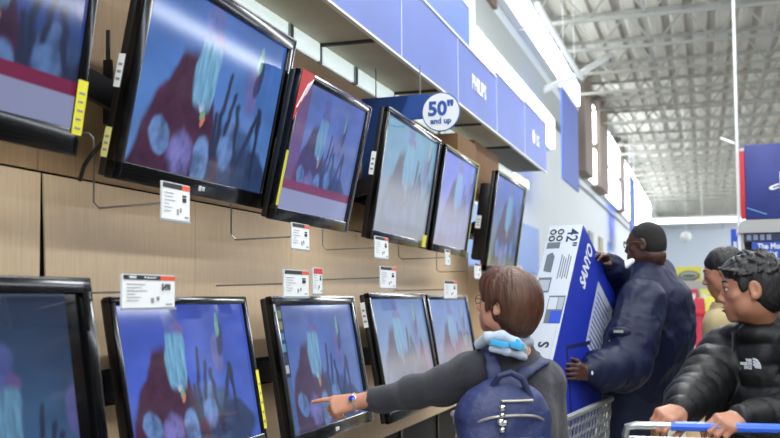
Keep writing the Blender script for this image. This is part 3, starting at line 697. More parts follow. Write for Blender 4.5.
def brows(L, R, parent, m, sc=1.0):
    for q in (-1, 1):
        b = MB(); b.tube([L(q*.014, .0925, .024), L(q*.026, .0925, .030), L(q*.040, .086, .030), L(q*.050, .076, .024)], [.0028*sc, .0042*sc, .0038*sc, .0015*sc], m, 6); b.obj('eyebrow', parent, world=True)
def legs(s, hips, knees, ankles, r=(.095, .062, .045), k=.04):
    for i in (0, 1): s.chain([hips[i], knees[i], ankles[i]], [r[0], r[1], r[2]], k)
def shoes(parent, ankles, f, m, sole):
    for A in ankles:
        s = Sdf(); g = V3(A[0], A[1], .0); s.ell(g+V3(*(f*.05))+V3(0, 0, .045), (.048, .14, .05), np.stack([V3(f[1], -f[0], 0), f, V3(0, 0, 1)], 1), .02)
        s.ell(g-f*.03+V3(0, 0, .075), (.042, .065, .07), np.stack([V3(f[1], -f[0], 0), f, V3(0, 0, 1)], 1), .02); s.box(g+V3(0, 0, -.05), (.4, .4, .05), None, .001, .004, True)
        o = soft_obj('shoe', s, m, parent, .01)
def bump_mat(m, scale, strength, st): return m
def px3(u, v, d): return npv(at(u, v, d))
# ------------------------------------------------------------------ skin and cloth
skin_f = mat('skin_light', 'cc9478', .5, noise=(14, .07, (1, 1, 1)), bump=(260, .08, (1, 1, 1)), sss=.25)
skin_d = mat('skin_dark', '46291f', .42, noise=(14, .08, (1, 1, 1)), bump=(260, .08, (1, 1, 1)), sss=.1)
skin_a = mat('skin_tan', 'a8745a', .45, noise=(14, .08, (1, 1, 1)), bump=(260, .08, (1, 1, 1)), sss=.2)
hair_b = mat('hair_auburn', '4c2c1a', .45, noise=(60, .45, (1, 1, .12)), bump=(120, .5, (1, 1, .1)))
hair_k = mat('hair_black', '0e0c0c', .45, noise=(60, .4, (1, 1, .15)), bump=(120, .5, (1, 1, .12)))
hair_s = mat('hair_cropped_black', '14100f', .75, noise=(150, .3, (1, 1, 1)), bump=(400, .6, (1, 1, 1)))
knit = mat('charcoal_knit', '2e2e35', .9, noise=(300, .18, (1, 1, .3)), bump=(420, .5, (1, 1, .25)), sheen=.2)
navy = mat('navy_nylon', '0c1434', .55, spec=.3, noise=(5, .10, (1, 1, 1)), bump=(90, .12, (1, 1, 1)))
navy_rib = mat('navy_rib_knit', '171c36', .85, bump=(160, .5, (1, 1, .1)))
puff = mat('black_puffer', '0a0a0c', .5, spec=.35, bump=(120, .15, (1, 1, 1)))
trous = mat('navy_trousers', '1b2440', .8); trous_b = mat('black_trousers', '141416', .8); jean = mat('dark_jeans', '262c3c', .85)
pack = mat('backpack_navy_nylon', '26305c', .55, noise=(25, .12, (1, 1, 1)), bump=(60, .35, (1, 1, 1)))
pack_d = mat('backpack_strap_navy', '222a50', .6, bump=(300, .3, (1, 1, 1)))
zipm = mat('zip_silver', 'a9a49a', .3, metal=.5)
shirt = mat('pale_collar_cloth', 'b9c6d2', .8); cyan = mat('cyan_lanyard', '3fa8dc', .6); whitecl = mat('white_shirt', 'd4d6d8', .8)
tan = mat('tan_jacket_cloth', 'a8976e', .85, bump=(60, .2, (1, 1, 1)))
shoe_m = mat('black_shoe', '121212', .4)

# ================================================================== woman pointing
def woman():
    D0 = 3.55; ft = V3(*npv(at(512, 360, D0+.02))[:2], 0)
    t = thing('person', 'woman with short auburn hair and charcoal sweater pointing at a lower television', 'person', tuple(ft))
    az = 30; R = frame(az); r, f, u = R[:, 0], R[:, 1], R[:, 2]
    sc = px3(511, 370, D0); pel = V3(sc[0], sc[1], .88)-f*.01
    shL, shR = px3(470, 369, 3.50), px3(545, 378, 3.62)
    elL, wrL = px3(414, 392, 3.60), px3(356, 402, 3.715)
    elR, wrR = px3(553, 448, 3.62), None
    wrR = elR+f*.20-r*.10+u*.02
    hc = px3(506, 304, D0-.02); Rh = frame(az+42, 9, 0)
    nb = sc+u*.055-f*.01
    hips = [pel-r*.08, pel+r*.08]; kn = [h_+f*.02-u*.40 for h_ in hips]; an = [k_-f*.03-u*.40 for k_ in kn]
    # body
    s = Sdf(); L = add_head(s, hc, Rh, .98, .97, nb)
    s.cap(pel, sc-u*.02, .12, .12, .05, (f, .7)); s.cap(shL, shR, .04, .04, .05); legs(s, hips, kn, an, (.085, .055, .04))
    s.chain([shL, elL, wrL], [.045, .035, .025], .02); s.chain([shR, elR, wrR], [.045, .035, .025], .02)
    Dh = unit(px3(334, 406, 3.735)-wrL); Nn = unit(V3(.35, -.75, .55)); Nn = unit(Nn-Dh*(Nn@Dh)); Tt = np.cross(Nn, Dh); Tt = Tt if Tt[2] > 0 else -Tt
    add_hand(s, wrL, Dh, Nn, Tt, [(2, 5, 4), (48, 62, 35), (56, 66, 35), (60, 70, 35)], (.30, .6), 1.02, .5, elL, .0235)
    add_hand(s, wrR, f, u, -r, [(20, 30, 20)]*4, (.6, .2), .92, .2)
    soft_obj('body', s, skin_f, t, .010, [(hc, .13, .0035), (px3(332, 404, 3.8), .12, .0028)], sm=1)
    eyes(L, Rh, t, .98)
    # hair: rounded short cut
    s = Sdf(); H = lambda x, y, z, a, b_, c, k=.02, n=False: s.ell(L(x, y, z), V3(a, b_, c), Rh, k, n)
    H(0, -.022, .034, .096, .116, .100); H(0, -.050, -.012, .088, .090, .085, .03); H(.0, -.062, -.062, .060, .055, .050, .03)
    H(0, .03, .065, .080, .078, .062, .03)
    H(0, .135, -.035, .085, .080, .095, .01, True)
    for q in (-1, 1):
        H(q*.092, .054, -.062, .050, .046, .072, .010, True); H(q*.104, -.008, -.020, .040, .024, .032, .008, True)
        H(q*.078, .034, .000, .010, .016, .036, .012)
    def hd(P, N):
        Q = (P-hc)@Rh; a = np.arctan2(Q[:, 0], -Q[:, 1]-.0); z = Q[:, 2]
        st = fbm(a*9+z*8, z*4, a*0, 71, 3); big = fbm(a*3.5+z*5, z*3, a*0+2, 72, 2)
        return .0045*st+.006*big
    soft_obj('hair', s, hair_b, t, .006, [(hc, .16, .004)], hd, 1)
    # glasses: thin frames
    g = mat('glasses_frame_dark', '3a3436', .25, metal=.6); b = MB()
    for q in (-1, 1):
        ring = [L(q*.032+.021*math.cos(a), .101, .002+.016*math.sin(a)) for a in [2*math.pi*k/20 for k in range(21)]]
        b.tube(ring, .0014, g, 6); b.tube([L(q*.054, .098, .006), L(q*.082, .03, .008), L(q*.085, -.01, .0)], .0016, g, 6)
    b.tube([L(-.011, .103, .004), L(.011, .103, .004)], .0014, g, 6); b.obj('glasses', t, world=True)
    # trousers, shoes
    s = Sdf(); s.cap(pel+u*.05, pel-u*.02, .14, .15, .05, (f, .75)); legs(s, hips, kn, [a+u*.03 for a in an], (.105, .072, .06)); soft_obj('trousers', s, jean, t, .014, disp=lambda P, N: folds(P, 7, .005, (1, 1, 1.8), 4))
    shoes(t, an, f, shoe_m, None)
    # sweater
    s = Sdf(); fl = (f, .74)
    s.cap(pel+u*.00, sc-u*.20, .158, .152, .05, fl); s.cap(sc-u*.20, sc-u*.07, .152, .150, .05, fl)
    s.cap(shL-u*.01, shR-u*.01, .062, .062, .06); s.cap(sc-u*.02, sc+u*.062, .10, .076, .05, fl)
    s.chain([shL-u*.015, px3(444, 386, 3.55), elL, px3(385, 399, 3.67), px3(371, 400, 3.70)], [.070, .064, .056, .043, .041], .03)
    s.cap(px3(376, 400, 3.69), px3(366, 401, 3.715), .042, .041, .008)
    s.chain([shR-u*.01, elR, elR+(wrR-elR)*.8], [.068, .056, .045], .04)
    s.cap(nb+u*.14, nb+u*.058, .052, .055, .01, None, True)
    s.cap(px3(366, 401, 3.715), px3(345, 402, 3.77), .031, .031, .006, None, True)
    ax = unit(elL-shL)
    def sd(P, N):
        d = folds(P, 9, .0045, (1, 1, 1), 8)+folds(P, 22, .0015, (1, 1, 1), 9)
        w = (P-px3(366, 401, 3.715))@unit(elL-px3(366, 401, 3.715)); q = np.linalg.norm(P-px3(366, 401, 3.715), axis=1) < .08
        return np.where(q & (w < .035), -.002+.0012*np.sin(np.arctan2(P[:, 2]-1.1, P[:, 1]-3.7)*60), d)
    soft_obj('sweater', s, knit, t, .0075, None, sd, 2)
    # shirt collar and lanyard ends over the nape
    s = Sdf(); e = [nb+u*.040+f*.048*math.sin(a)+r*.062*math.cos(a)-u*.018*math.sin(a) for a in [rad(k) for k in range(150, 391, 20)]]
    for i in range(len(e)-1): s.cap(e[i], e[i+1], .018, .018, .01)
    s.chain([px3(479, 344, 3.47), px3(488, 337, 3.43), px3(502, 336, 3.41), px3(516, 343, 3.42), px3(523, 350, 3.50)], [.017]*5, .01)
    s.chain([px3(492, 349, 3.41), px3(507, 352, 3.40), px3(521, 356, 3.45), px3(528, 360, 3.53)], [.011]*4, .01)
    s.cap(nb+u*.15, nb-u*.02, .044, .048, .006, None, True)
    soft_obj('shirt_collar', s, shirt, t, .005, None, lambda P, N: folds(P, 20, .002, (1, 1, 1), 3), 1)
    b = MB()
    p1, p2 = px3(499, 344, 3.385), px3(516, 345, 3.395)
    for p, q, w in ((p1+V3(-.03, 0, .008), p1+V3(.035, 0, -.006), .022), (p2+V3(-.02, 0, .004), p2+V3(.025, 0, -.008), .024), (p2+V3(.0, .01, .018), p2+V3(.02, .0, -.01), .015)):
        b.bar(p, q, .012, w, cyan, .004, (0, 0, 1))
    b.obj('lanyard_tag', t, world=True)
    # watch
    wp = wrL+Dh*.004; b = MB(); ring = []
    Bn = np.cross(Dh, Nn)
    for k in range(25):
        a = 2*math.pi*k/24; ring.append(wp+Nn*.030*math.cos(a)+Bn*.034*math.sin(a))
    b.tube(ring, .0042, steel, 8)
    M = Matrix(np.stack([Bn, Dh, Nn], 1).tolist()).to_4x4(); M.translation = Vector(wp+Nn*.0325)
    b.ball((0, 0, 0), (.014, .017, .006), steel, 20, M); b.ball((0, 0, .002), (.011, .014, .006), mat('watch_face_blue', '2a3cc0', .15, coat=1), 20, M)
    b.obj('watch', t, world=True)
    return dict(r=r, f=f, u=u, sc=sc, shL=shL, shR=shR, nb=nb, pel=pel)
W_ = woman()
def backpack(w):
    r, f, u, sc = w['r'], w['f'], w['u'], w['sc']; Rb = np.stack([r, f, u], 1)
    ctr = px3(504, 437, 3.34); R2 = Rb
    t = thing('backpack', 'navy blue backpack with silver zips worn by the woman in the charcoal sweater', 'backpack', tuple(V3(ctr[0], ctr[1], ctr[2]-.2)))
    B = lambda x, y, z: ctr+Rb@V3(x, y, z)
    s = Sdf(); s.box(B(0, .01, -.07), (.150, .07, .19), Rb, .05, .03); s.cap(B(0, .015, .14), B(.0, .015, .15), .050, .050, .11, (f, .9)); s.cap(B(-.06, .01, .08), B(.06, .01, .08), .08, .08, .06, (f, .8)); s.ell(B(0, -.03, -.06), (.15, .08, .17), Rb, .05)
    soft_obj('main_bag', s, pack, t, .008, None, lambda P, N: folds(P, 13, .006, (1, 1, 1), 15)+folds(P, 30, .002, (1, 1, 1), 16))
    s = Sdf(); s.box(B(0, -.075, -.115), (.135, .045, .125), Rb, .04, .03)
    soft_obj('front_pocket', s, pack, t, .007, None, lambda P, N: folds(P, 15, .005, (1, 1, 1), 25)+folds(P, 34, .002, (1, 1, 1), 26))
    def zipp(pts, rr=.0048):
        b = MB(); b.tube(pts, rr, zipm, 8); return b.obj('zip', t, world=True)
    arc = lambda hw, z, h, y0, yb: [B(x*hw, y0+yb*abs(x)**2.5, z-h*abs(x)**3) for x in np.linspace(-1, 1, 25)]
    zipp(arc(.150, .085, .05, -.112, .085)); zipp(arc(.138, .010, .06, -.140, .06)); zipp([B(x, -.083, .130-.0*abs(x)) for x in np.linspace(-.035, .075, 8)])
    zipp(arc(.12, -.105, .06, -.130, .05))
    # haul loop and straps
    b = MB(); b.tube([B(-.05, -.02, .17), B(-.03, -.045, .21), B(.01, -.05, .222), B(.05, -.05, .20), B(.085, -.05, .13), B(.09, -.05, .10)], .011, pack_d, 8); b.obj('haul_loop', t, world=True)
    for q in (-1, 1):
        sh = w['shL'] if q < 0 else w['shR']; s = Sdf()
        top = sh*.66+sc*.34+u*.066-f*.02
        pts = [B(q*.022, .02, .15), (B(q*.022, .02, .17)+top-f*.075)*.5, top-f*.065-u*.012, top+u*.010+f*.02, top+f*.105-u*.05, sh*.6+sc*.4+f*.14-u*.14, sc+r*q*.15+f*.07-u*.26, B(q*.14, .07, -.14)]
        for i in range(len(pts)-1): s.cap(pts[i], pts[i+1], .026, .026, .012, (unit(np.cross(pts[i+1]-pts[i], r)), .35))
        soft_obj('shoulder_strap', s, pack_d, t, .007, None, None, 1)
    b = MB()
    for (x, z, rr) in ((-.045, .112, .012), (-.045, .088, .010), (-.052, .066, .013), (-.038, .062, .011), (-.046, .040, .012)):
        b.ball(B(x, -.118, z), rr, chrome, 14)
    b.tube([B(-.045, -.105, .13), B(-.045, -.12, .05)], .002, chrome, 6); b.obj('zip_charm', t, world=True)
backpack(W_)
# ================================================================== television carton in the tall man's hands
def carton_box():
    P0 = px3(583, 224, 5.0); az = rad(13); a = rad(34); g = V3(math.sin(az), math.cos(az), 0)
    Lu = math.cos(a)*V3(0, 0, 1)+math.sin(a)*g; Sx = math.cos(a)*g-math.sin(a)*V3(0, 0, 1); T = V3(-math.cos(az), math.sin(az), 0)
    # local x = T reversed? x: across the white edge (left to right), y: along the wide blue side, z: up the long side
    M = Matrix(np.stack([-T, Sx, Lu], 1).tolist()).to_4x4(); M.translation = Vector(P0-Lu*1.08)
    t = thing('television_carton', 'blue and white 42 inch television carton lettered SANYO, tipped up on a cart', 'box', mw=M)
    wh = mat('carton_white_print', 'b9bfc8', .5); bl = mat('carton_blue_print', '2036b4', .4); bl2 = mat('carton_print_blue', '2448b8', .5); dk = mat('carton_print_dark', '2c3440', .6); bx = mat('carton_print_navy', '1b2c5a', .6)
    W, D, Hh = .18, .70, 1.08
    MB().box2((-W, 0, 0), (0, D, Hh), wh, .003).obj('carton_body', t)
    MB().box2((0, .004, .004), (.0015, D-.004, Hh-.004), bl).obj('blue_side', t, sm=False)
    Xf = Matrix.Identity(4)                                   # white edge faces -y
    b = MB()
    b.text('42"', .085, (-.045, -.001, Hh-.085), bx, .001, rot=rad(90), bold=.001)
    b.text('S', .075, (-.060, -.001, .36), dk, .001, rot=rad(-90), bold=.002)
    b.text('SANYO', .060, (-.060, -.001, .23), dk, .001, rot=rad(-90), bold=.002, align='CENTER') if False else None
    for k in range(5):
        b.box2((-.075+.012*k, -.001, Hh-.34+.01*(k % 2)), (-.069+.012*k, 0, Hh-.19-.012*(k % 3)), mat('carton_small_print', '707a88', .6))
    b.obj('edge_lettering', t, sm=False)
    b = MB()
    for i in range(2):
        for j in range(2):
            M2 = Matrix.Translation((-.150+.042*i, 0, Hh-.045-.042*j)); pts = [(M2 @ Vector((.014*math.cos(q), -.002, .014*math.sin(q)))) for q in [2*math.pi*k/16 for k in range(17)]]
            b.tube(pts, .0035, dk, 6)
    b.box2((-.168, -.001, Hh-.150), (-.098, 0, Hh-.112), mat('print_grey', '5c666f', .6))
    b.poly([(-.155, Hh-.29), (-.112, Hh-.30), (-.112, Hh-.20), (-.128, Hh-.175), (-.155, Hh-.19)], .001, mat('print_grey', '5c666f', .6), Matrix.Translation((0, -.001, 0)))
    b.box2((-.168, -.001, Hh-.42), (-.100, 0, Hh-.33), mat('print_grey', '5c666f', .6)).box2((-.162, -.0015, Hh-.41), (-.106, -.0005, Hh-.345), mat('print_pale', '9aa5ac', .6))
    b.box2((-.090, -.001, Hh-.60), (-.006, 0, Hh-.44), mat('print_grey', '5c666f', .6)).box2((-.086, -.0015, Hh-.52), (-.042, -.0005, Hh-.45), wh).box2((-.038, -.0015, Hh-.52), (-.010, -.0005, Hh-.45), mat('print_pale', '9aa5ac', .6)).box2((-.064, -.002, Hh-.60), (-.008, -.001, Hh-.53), bl2)
    b.box2((-.018, -.001, .02), (-.016, 0, Hh-.62), mat('print_pale', '9aa5ac', .6))
    b.obj('edge_pictures', t, sm=False)
    # blue side faces +x : local text x -> y
    RB = Matrix(((0, -1, 0, .0022), (1, 0, 0, 0), (0, 0, 1, 0), (0, 0, 0, 1)))
    b = MB(); b.text('SANYO', .115, (.150, 0, Hh-.155), mat('print_white', 'e8ecf4', .5), .001, RB, rot=rad(-90), bold=.004, sx=.66); b.obj('side_lettering', t, sm=False)
    b = MB(); b.box2((.002, .34, Hh-.50), (.0026, .62, Hh-.12), mat('print_panel_white', 'c3cada', .5))
    for k in range(11): b.box2((.0026, .36, Hh-.48+.03*k), (.0030, .36+.22-.03*(k % 3), Hh-.47+.03*k), mat('print_small', '5b68a8', .6))
    b.bar((.0025, .42, .1), (.0025, .12, .42), .001, .02, mat('print_line_dark', '16205a', .5), up=(0, 1, 1)); b.bar((.0025, .12, .42), (.0025, .40, .62), .001, .02, MC['print_line_dark'], up=(0, 1, 1))
    b.obj('side_panel_print', t, sm=False)
    return P0, Lu, Sx, T
CB = carton_box()
def plastic_cart():
    c0 = Vector((-.50, 5.0, 0)); t = thing('shopping_cart', 'grey plastic shopping cart with honeycomb sides under the blue carton', 'shopping cart', (-.802, 4.983, 0), rad(-7))
    g = mat('cart_grey_plastic', '8a8d8c', .5); x0, x1, y0, y1, zt, zb = -.27, .27, -.52, .42, .912, .50
    # rim sits a little askew: near edge at the pixel height of the photo
    b = MB(); hx = .034
    def side(p, q, b0, b1, nu, nv):
        P, Q, A, B_ = map(Vector, (p, q, b0, b1))
        def pt(uu, vv): return P.lerp(Q, uu).lerp(A.lerp(B_, uu), vv)
        for i in range(nu):
            for j in range(nv):
                cu, cv = (i+.5*(j % 2)+.25)/nu, (j+.5)/nv
                ring = [pt(min(max(cu+.5/nu*math.cos(a)*1.12, 0), 1), min(max(cv+.5/nv*math.sin(a)*1.25, 0), 1)) for a in [math.pi/6+math.pi/3*k for k in range(7)]]
                b.tube(ring, .0055, g, 5, False)
    side((x0, y0, zt), (x1, y0, zt), (x0+.03, y0+.05, zb), (x1-.03, y0+.05, zb), 9, 8)
    side((x1, y0, zt), (x1, y1, zt), (x1-.03, y0+.05, zb), (x1-.03, y1-.05, zb), 14, 8)
    side((x0, y0, zt), (x0, y1, zt), (x0+.03, y0+.05, zb), (x0+.03, y1-.05, zb), 14, 8)
    side((x0, y1, zt), (x1, y1, zt), (x0+.03, y1-.05, zb), (x1-.03, y1-.05, zb), 9, 8)
    b.obj('basket', t)
    b = MB(); b.tube([(x0, y0, zt), (x1, y0, zt), (x1, y1, zt), (x0, y1, zt), (x0, y0, zt)], .016, g, 8); b.tube([(x0+.03, y0+.05, zb), (x1-.03, y0+.05, zb), (x1-.03, y1-.05, zb), (x0+.03, y1-.05, zb), (x0+.03, y0+.05, zb)], .012, g, 8); b.obj('rim', t)
    b = MB(); b.box2((x0+.03, y0+.05, zb-.01), (x1-.03, y1-.05, zb), g); b.obj('basket_floor', t)
    fr = MB()
    for xx in (x0+.05, x1-.05):
        fr.tube([(xx, y1-.02, .98), (xx, y1-.08, .3), (xx, y0+.08, .16), (xx, y0+.02, .14)], .013, grey); fr.tube([(xx, y0+.08, .16), (xx, y0+.12, zb)], .012, grey); fr.tube([(xx, y1-.08, .3), (xx, y1-.05, .13)], .012, grey)
    fr.obj('frame', t)
    MB().tube([(x0+.02, y1+.02, 1.0), (x1-.02, y1+.02, 1.0)], .016, bluedk).obj('handle', t)
    for xx in (x0+.05, x1-.05):
        for yy in (y0+.05, y1-.05):
            w = MB(); w.tube([(xx-.015, yy, .062), (xx+.015, yy, .062)], .062, black, 20); w.obj('wheel', t)
plastic_cart()
# ================================================================== tall man in navy jacket
def tall_man():
    D0 = 5.45; base = px3(645, 400, D0); t = thing('person', 'tall man in navy jacket and glasses steadying a big blue television carton', 'person', (base[0], base[1], 0))
    R = frame(62); r, f, u = R[:, 0], R[:, 1], R[:, 2]
    hc = px3(645, 244, D0); Rh = frame(77, -3, 0)
    sc = px3(650, 288, D0+.03); pel = px3(641, 412, D0+.03); nb = sc+u*.075+f*.035
    shL = px3(641, 304, 5.20); shR = sc+(sc-shL)*.9-u*.02
    elL, wrL = px3(624, 366, 5.03), px3(586, 373, 4.83)
    elR, wrR = px3(624, 286, 5.52), px3(607, 262, 5.28)
    pel[2] = .98
    hips = [pel-r*.10, pel+r*.10]; kn = [h_+f*.03-V3(0, 0, .45) for h_ in hips]; an = [V3(k_[0], k_[1], .09)-f*.04 for k_ in kn]
    s = Sdf(); L = add_head(s, hc, Rh, 1.02, 1.02, nb, .75, 1.15)
    s.cap(hc+Rh@V3(0, -.05, -.07), nb-f*.02, .062, .075, .03); s.ell(hc+Rh@V3(0, .045, -.085), (.055, .05, .035), Rh, .03)
    s.cap(pel, sc-u*.05, .15, .15, .05, (f, .8)); s.cap(shL, shR, .05, .05, .05); legs(s, hips, kn, an)
    s.chain([shL, elL, wrL], [.05, .045, .032], .02); s.chain([shR, elR, wrR], [.05, .045, .032], .02)
    Dl = unit(px3(564, 371, 4.64)-wrL); Nl = unit(V3(.25, -1., .1)); Nl = unit(Nl-Dl*(Nl@Dl)); Tl = V3(0, 0, 1.)-Dl*Dl[2]
    Tl = unit(Tl-Nl*(Tl@Nl))
    add_hand(s, wrL, Dl, Nl, Tl, [(18, 22, 12)]*4, (.7, .1), 1.05, .4, elL, .033)
    Dr = unit(px3(597, 248, 5.16)-wrR); Nr = unit(V3(.2, -.3, .9)); Nr = unit(Nr-Dr*(Nr@Dr)); Tr = np.cross(Dr, Nr)
    add_hand(s, wrR, Dr, Nr, -Tr, [(25, 30, 20)]*4, (.6, .2), 1.05, .4, elR, .033)
    soft_obj('body', s, skin_d, t, .012, [(hc, .14, .0045), (px3(575, 372, 4.75), .11, .004), (px3(601, 252, 5.2), .10, .005)], sm=1)
    eyes(L, Rh, t, 1.02)
    s = Sdf(); H = lambda x, y, z, a, b_, c, k=.02, n=False: s.ell(L(x, y, z), V3(a, b_, c), Rh, k, n)
    H(0, -.016, .032, .081, .100, .090); H(0, -.045, -.018, .073, .070, .070, .03)
    H(0, .125, -.020, .10, .070, .115, .006, True)
    for q in (-1, 1): H(q*.095, .040, -.075, .045, .060, .080, .006, True); H(q*.10, -.010, -.008, .032, .024, .036, .006, True)
    H(0, -.05, -.12, .10, .10, .045, .006, True)
    soft_obj('hair', s, hair_s, t, .008, [(hc, .14, .005)], lambda P, N: .0012*fbm(P[:, 0]*90, P[:, 1]*90, P[:, 2]*90, 3), 2)
    g = mat('glasses_frame_brown', '4c3c22', .3); b = MB()
    for q in (-1, 1):
        ring = [L(q*.034+.024*math.cos(a), .103-.004*abs(math.cos(a)), .004+.018*math.sin(a)) for a in [2*math.pi*k/20 for k in range(21)]]
        b.tube(ring, .0026, g, 6); b.tube([L(q*.058, .098, .010), L(q*.082, .03, .010), L(q*.086, -.01, .004)], .0032, g, 6)
    b.tube([L(-.011, .105, .006), L(.011, .105, .006)], .0026, g, 6); b.obj('glasses', t, world=True)
    # trousers
    s = Sdf(); s.cap(pel+u*.08, pel-u*.03, .19, .20, .05, (f, .85)); legs(s, hips, kn, [a+u*.02 for a in an], (.125, .095, .075)); soft_obj('trousers', s, trous, t, .016, disp=lambda P, N: folds(P, 6, .006, (1, 1, 1.6), 4))
    shoes(t, an, f, shoe_m, None)
    # jacket
    s = Sdf(); fl = (f, .80); c1 = pel+u*.10+f*.015; c2 = sc-u*.26+f*.03
    s.cap(c1-u*.06, c2, .245, .26, .08, fl); s.cap(c2, sc-u*.10, .26, .225, .10, fl); s.ell(sc-u*.16-f*.05, (.19, .13, .20), R, .08); s.cap(shL-u*.01, shR-u*.01, .092, .092, .08)
    s.cap(sc-u*.05-f*.03, sc+u*.04-f*.01, .17, .095, .09, fl)
    s.cap(sc-u*.02, nb+f*.0+u*.03, .105, .080, .05)
    s.chain([shL, shL*.45+elL*.55, elL, (elL+wrL)*.5, wrL+(elL-wrL)*.18], [.115, .118, .112, .090, .062], .04)
    s.cap(wrL+(elL-wrL)*.12, wrL+(elL-wrL)*.03, .046, .044, .010)
    s.chain([shR, elR, wrR+(elR-wrR)*.2], [.10, .088, .06], .035); s.cap(wrR+(elR-wrR)*.16, wrR+(elR-wrR)*.04, .046, .044, .01)
    s.cap(nb+u*.16, nb+u*.015+f*.01, .070, .068, .008, None, True)
    axis = unit(wrL-elL)
    def jd(P, N):
        d = folds(P, 5.5, .017, (1, 1, .8), 31)+folds(P, 13, .008, (1, 1, 1), 32)
        tt = (P-elL)@axis; near = np.exp(-((P-(elL*.7+wrL*.3))**2).sum(1)/.016); d += near*.007*np.sin(tt*75+4*fbm(P[:, 0]*8, P[:, 1]*8, P[:, 2]*8, 5))
        return d
    soft_obj('jacket', s, navy, t, .0095, [(px3(605, 372, 4.92), .12, .007)], jd, 2)
    s = Sdf(); s.chain([nb+f*.078*math.cos(a)+r*.075*math.sin(a)+u*(.018-.03*math.cos(a)) for a in [rad(k) for k in range(35, 330, 20)]], [.020]*15, .01)
    soft_obj('collar', s, navy_rib, t, .008, None, None, 1)
    s = Sdf(); s.chain([nb+f*.085*math.cos(a)+r*.062*math.sin(a)+u*(.020-.04*math.cos(a)) for a in [rad(k) for k in range(240, 400, 15)]], [.013]*11, .01)
    s.chain([px3(612, 273, 5.31), px3(621, 268, 5.31), px3(632, 261, 5.33)], [.024, .026, .016], .01)
    soft_obj('shirt_collar', s, whitecl, t, .006, None, None, 1)
    # sleeve patch
    pc = px3(621, 335, 4.94); nn = unit(V3(-.15, -1, .15)); rr_ = unit(np.cross(V3(0, 0, 1.), -nn)); uu = np.cross(nn, rr_)
    Mx = Matrix(np.stack([-rr_ if rr_[0] < 0 else rr_, -nn, V3(0, 0, 1.)], 1).tolist()).to_4x4(); Mx.translation = Vector(px3(619, 333, 4.99))
    b = MB(); b.ball((0, .018, 0), (.062, .03, .035), navy, 20, Mx); b.box((0, -.012, .006), (.05, .004, .014), mat('patch_label', '9aa08c', .7), .002, Mx)
    for k in range(5): b.ball((-.05+.026*k, .0, -.040-.012*(k % 2)), .004, steel, 8, Mx)
    b.obj('sleeve_patch', t, world=True)
    b = MB(); wp = wrL+(elL-wrL)*.0; Bn = np.cross(Dl, Nl)
    b.tube([wp+Nl*.037*math.cos(a)+Bn*.037*math.sin(a) for a in [2*math.pi*k/24 for k in range(25)]], .005, steel, 8)
    M = Matrix(np.stack([Bn, Dl, Nl], 1).tolist()).to_4x4(); M.translation = Vector(wp+Nl*.038); b.ball((0, 0, 0), (.018, .02, .007), mat('watch_dial_pale', 'c9ccd0', .2), 20, M); b.obj('watch', t, world=True)
tall_man()
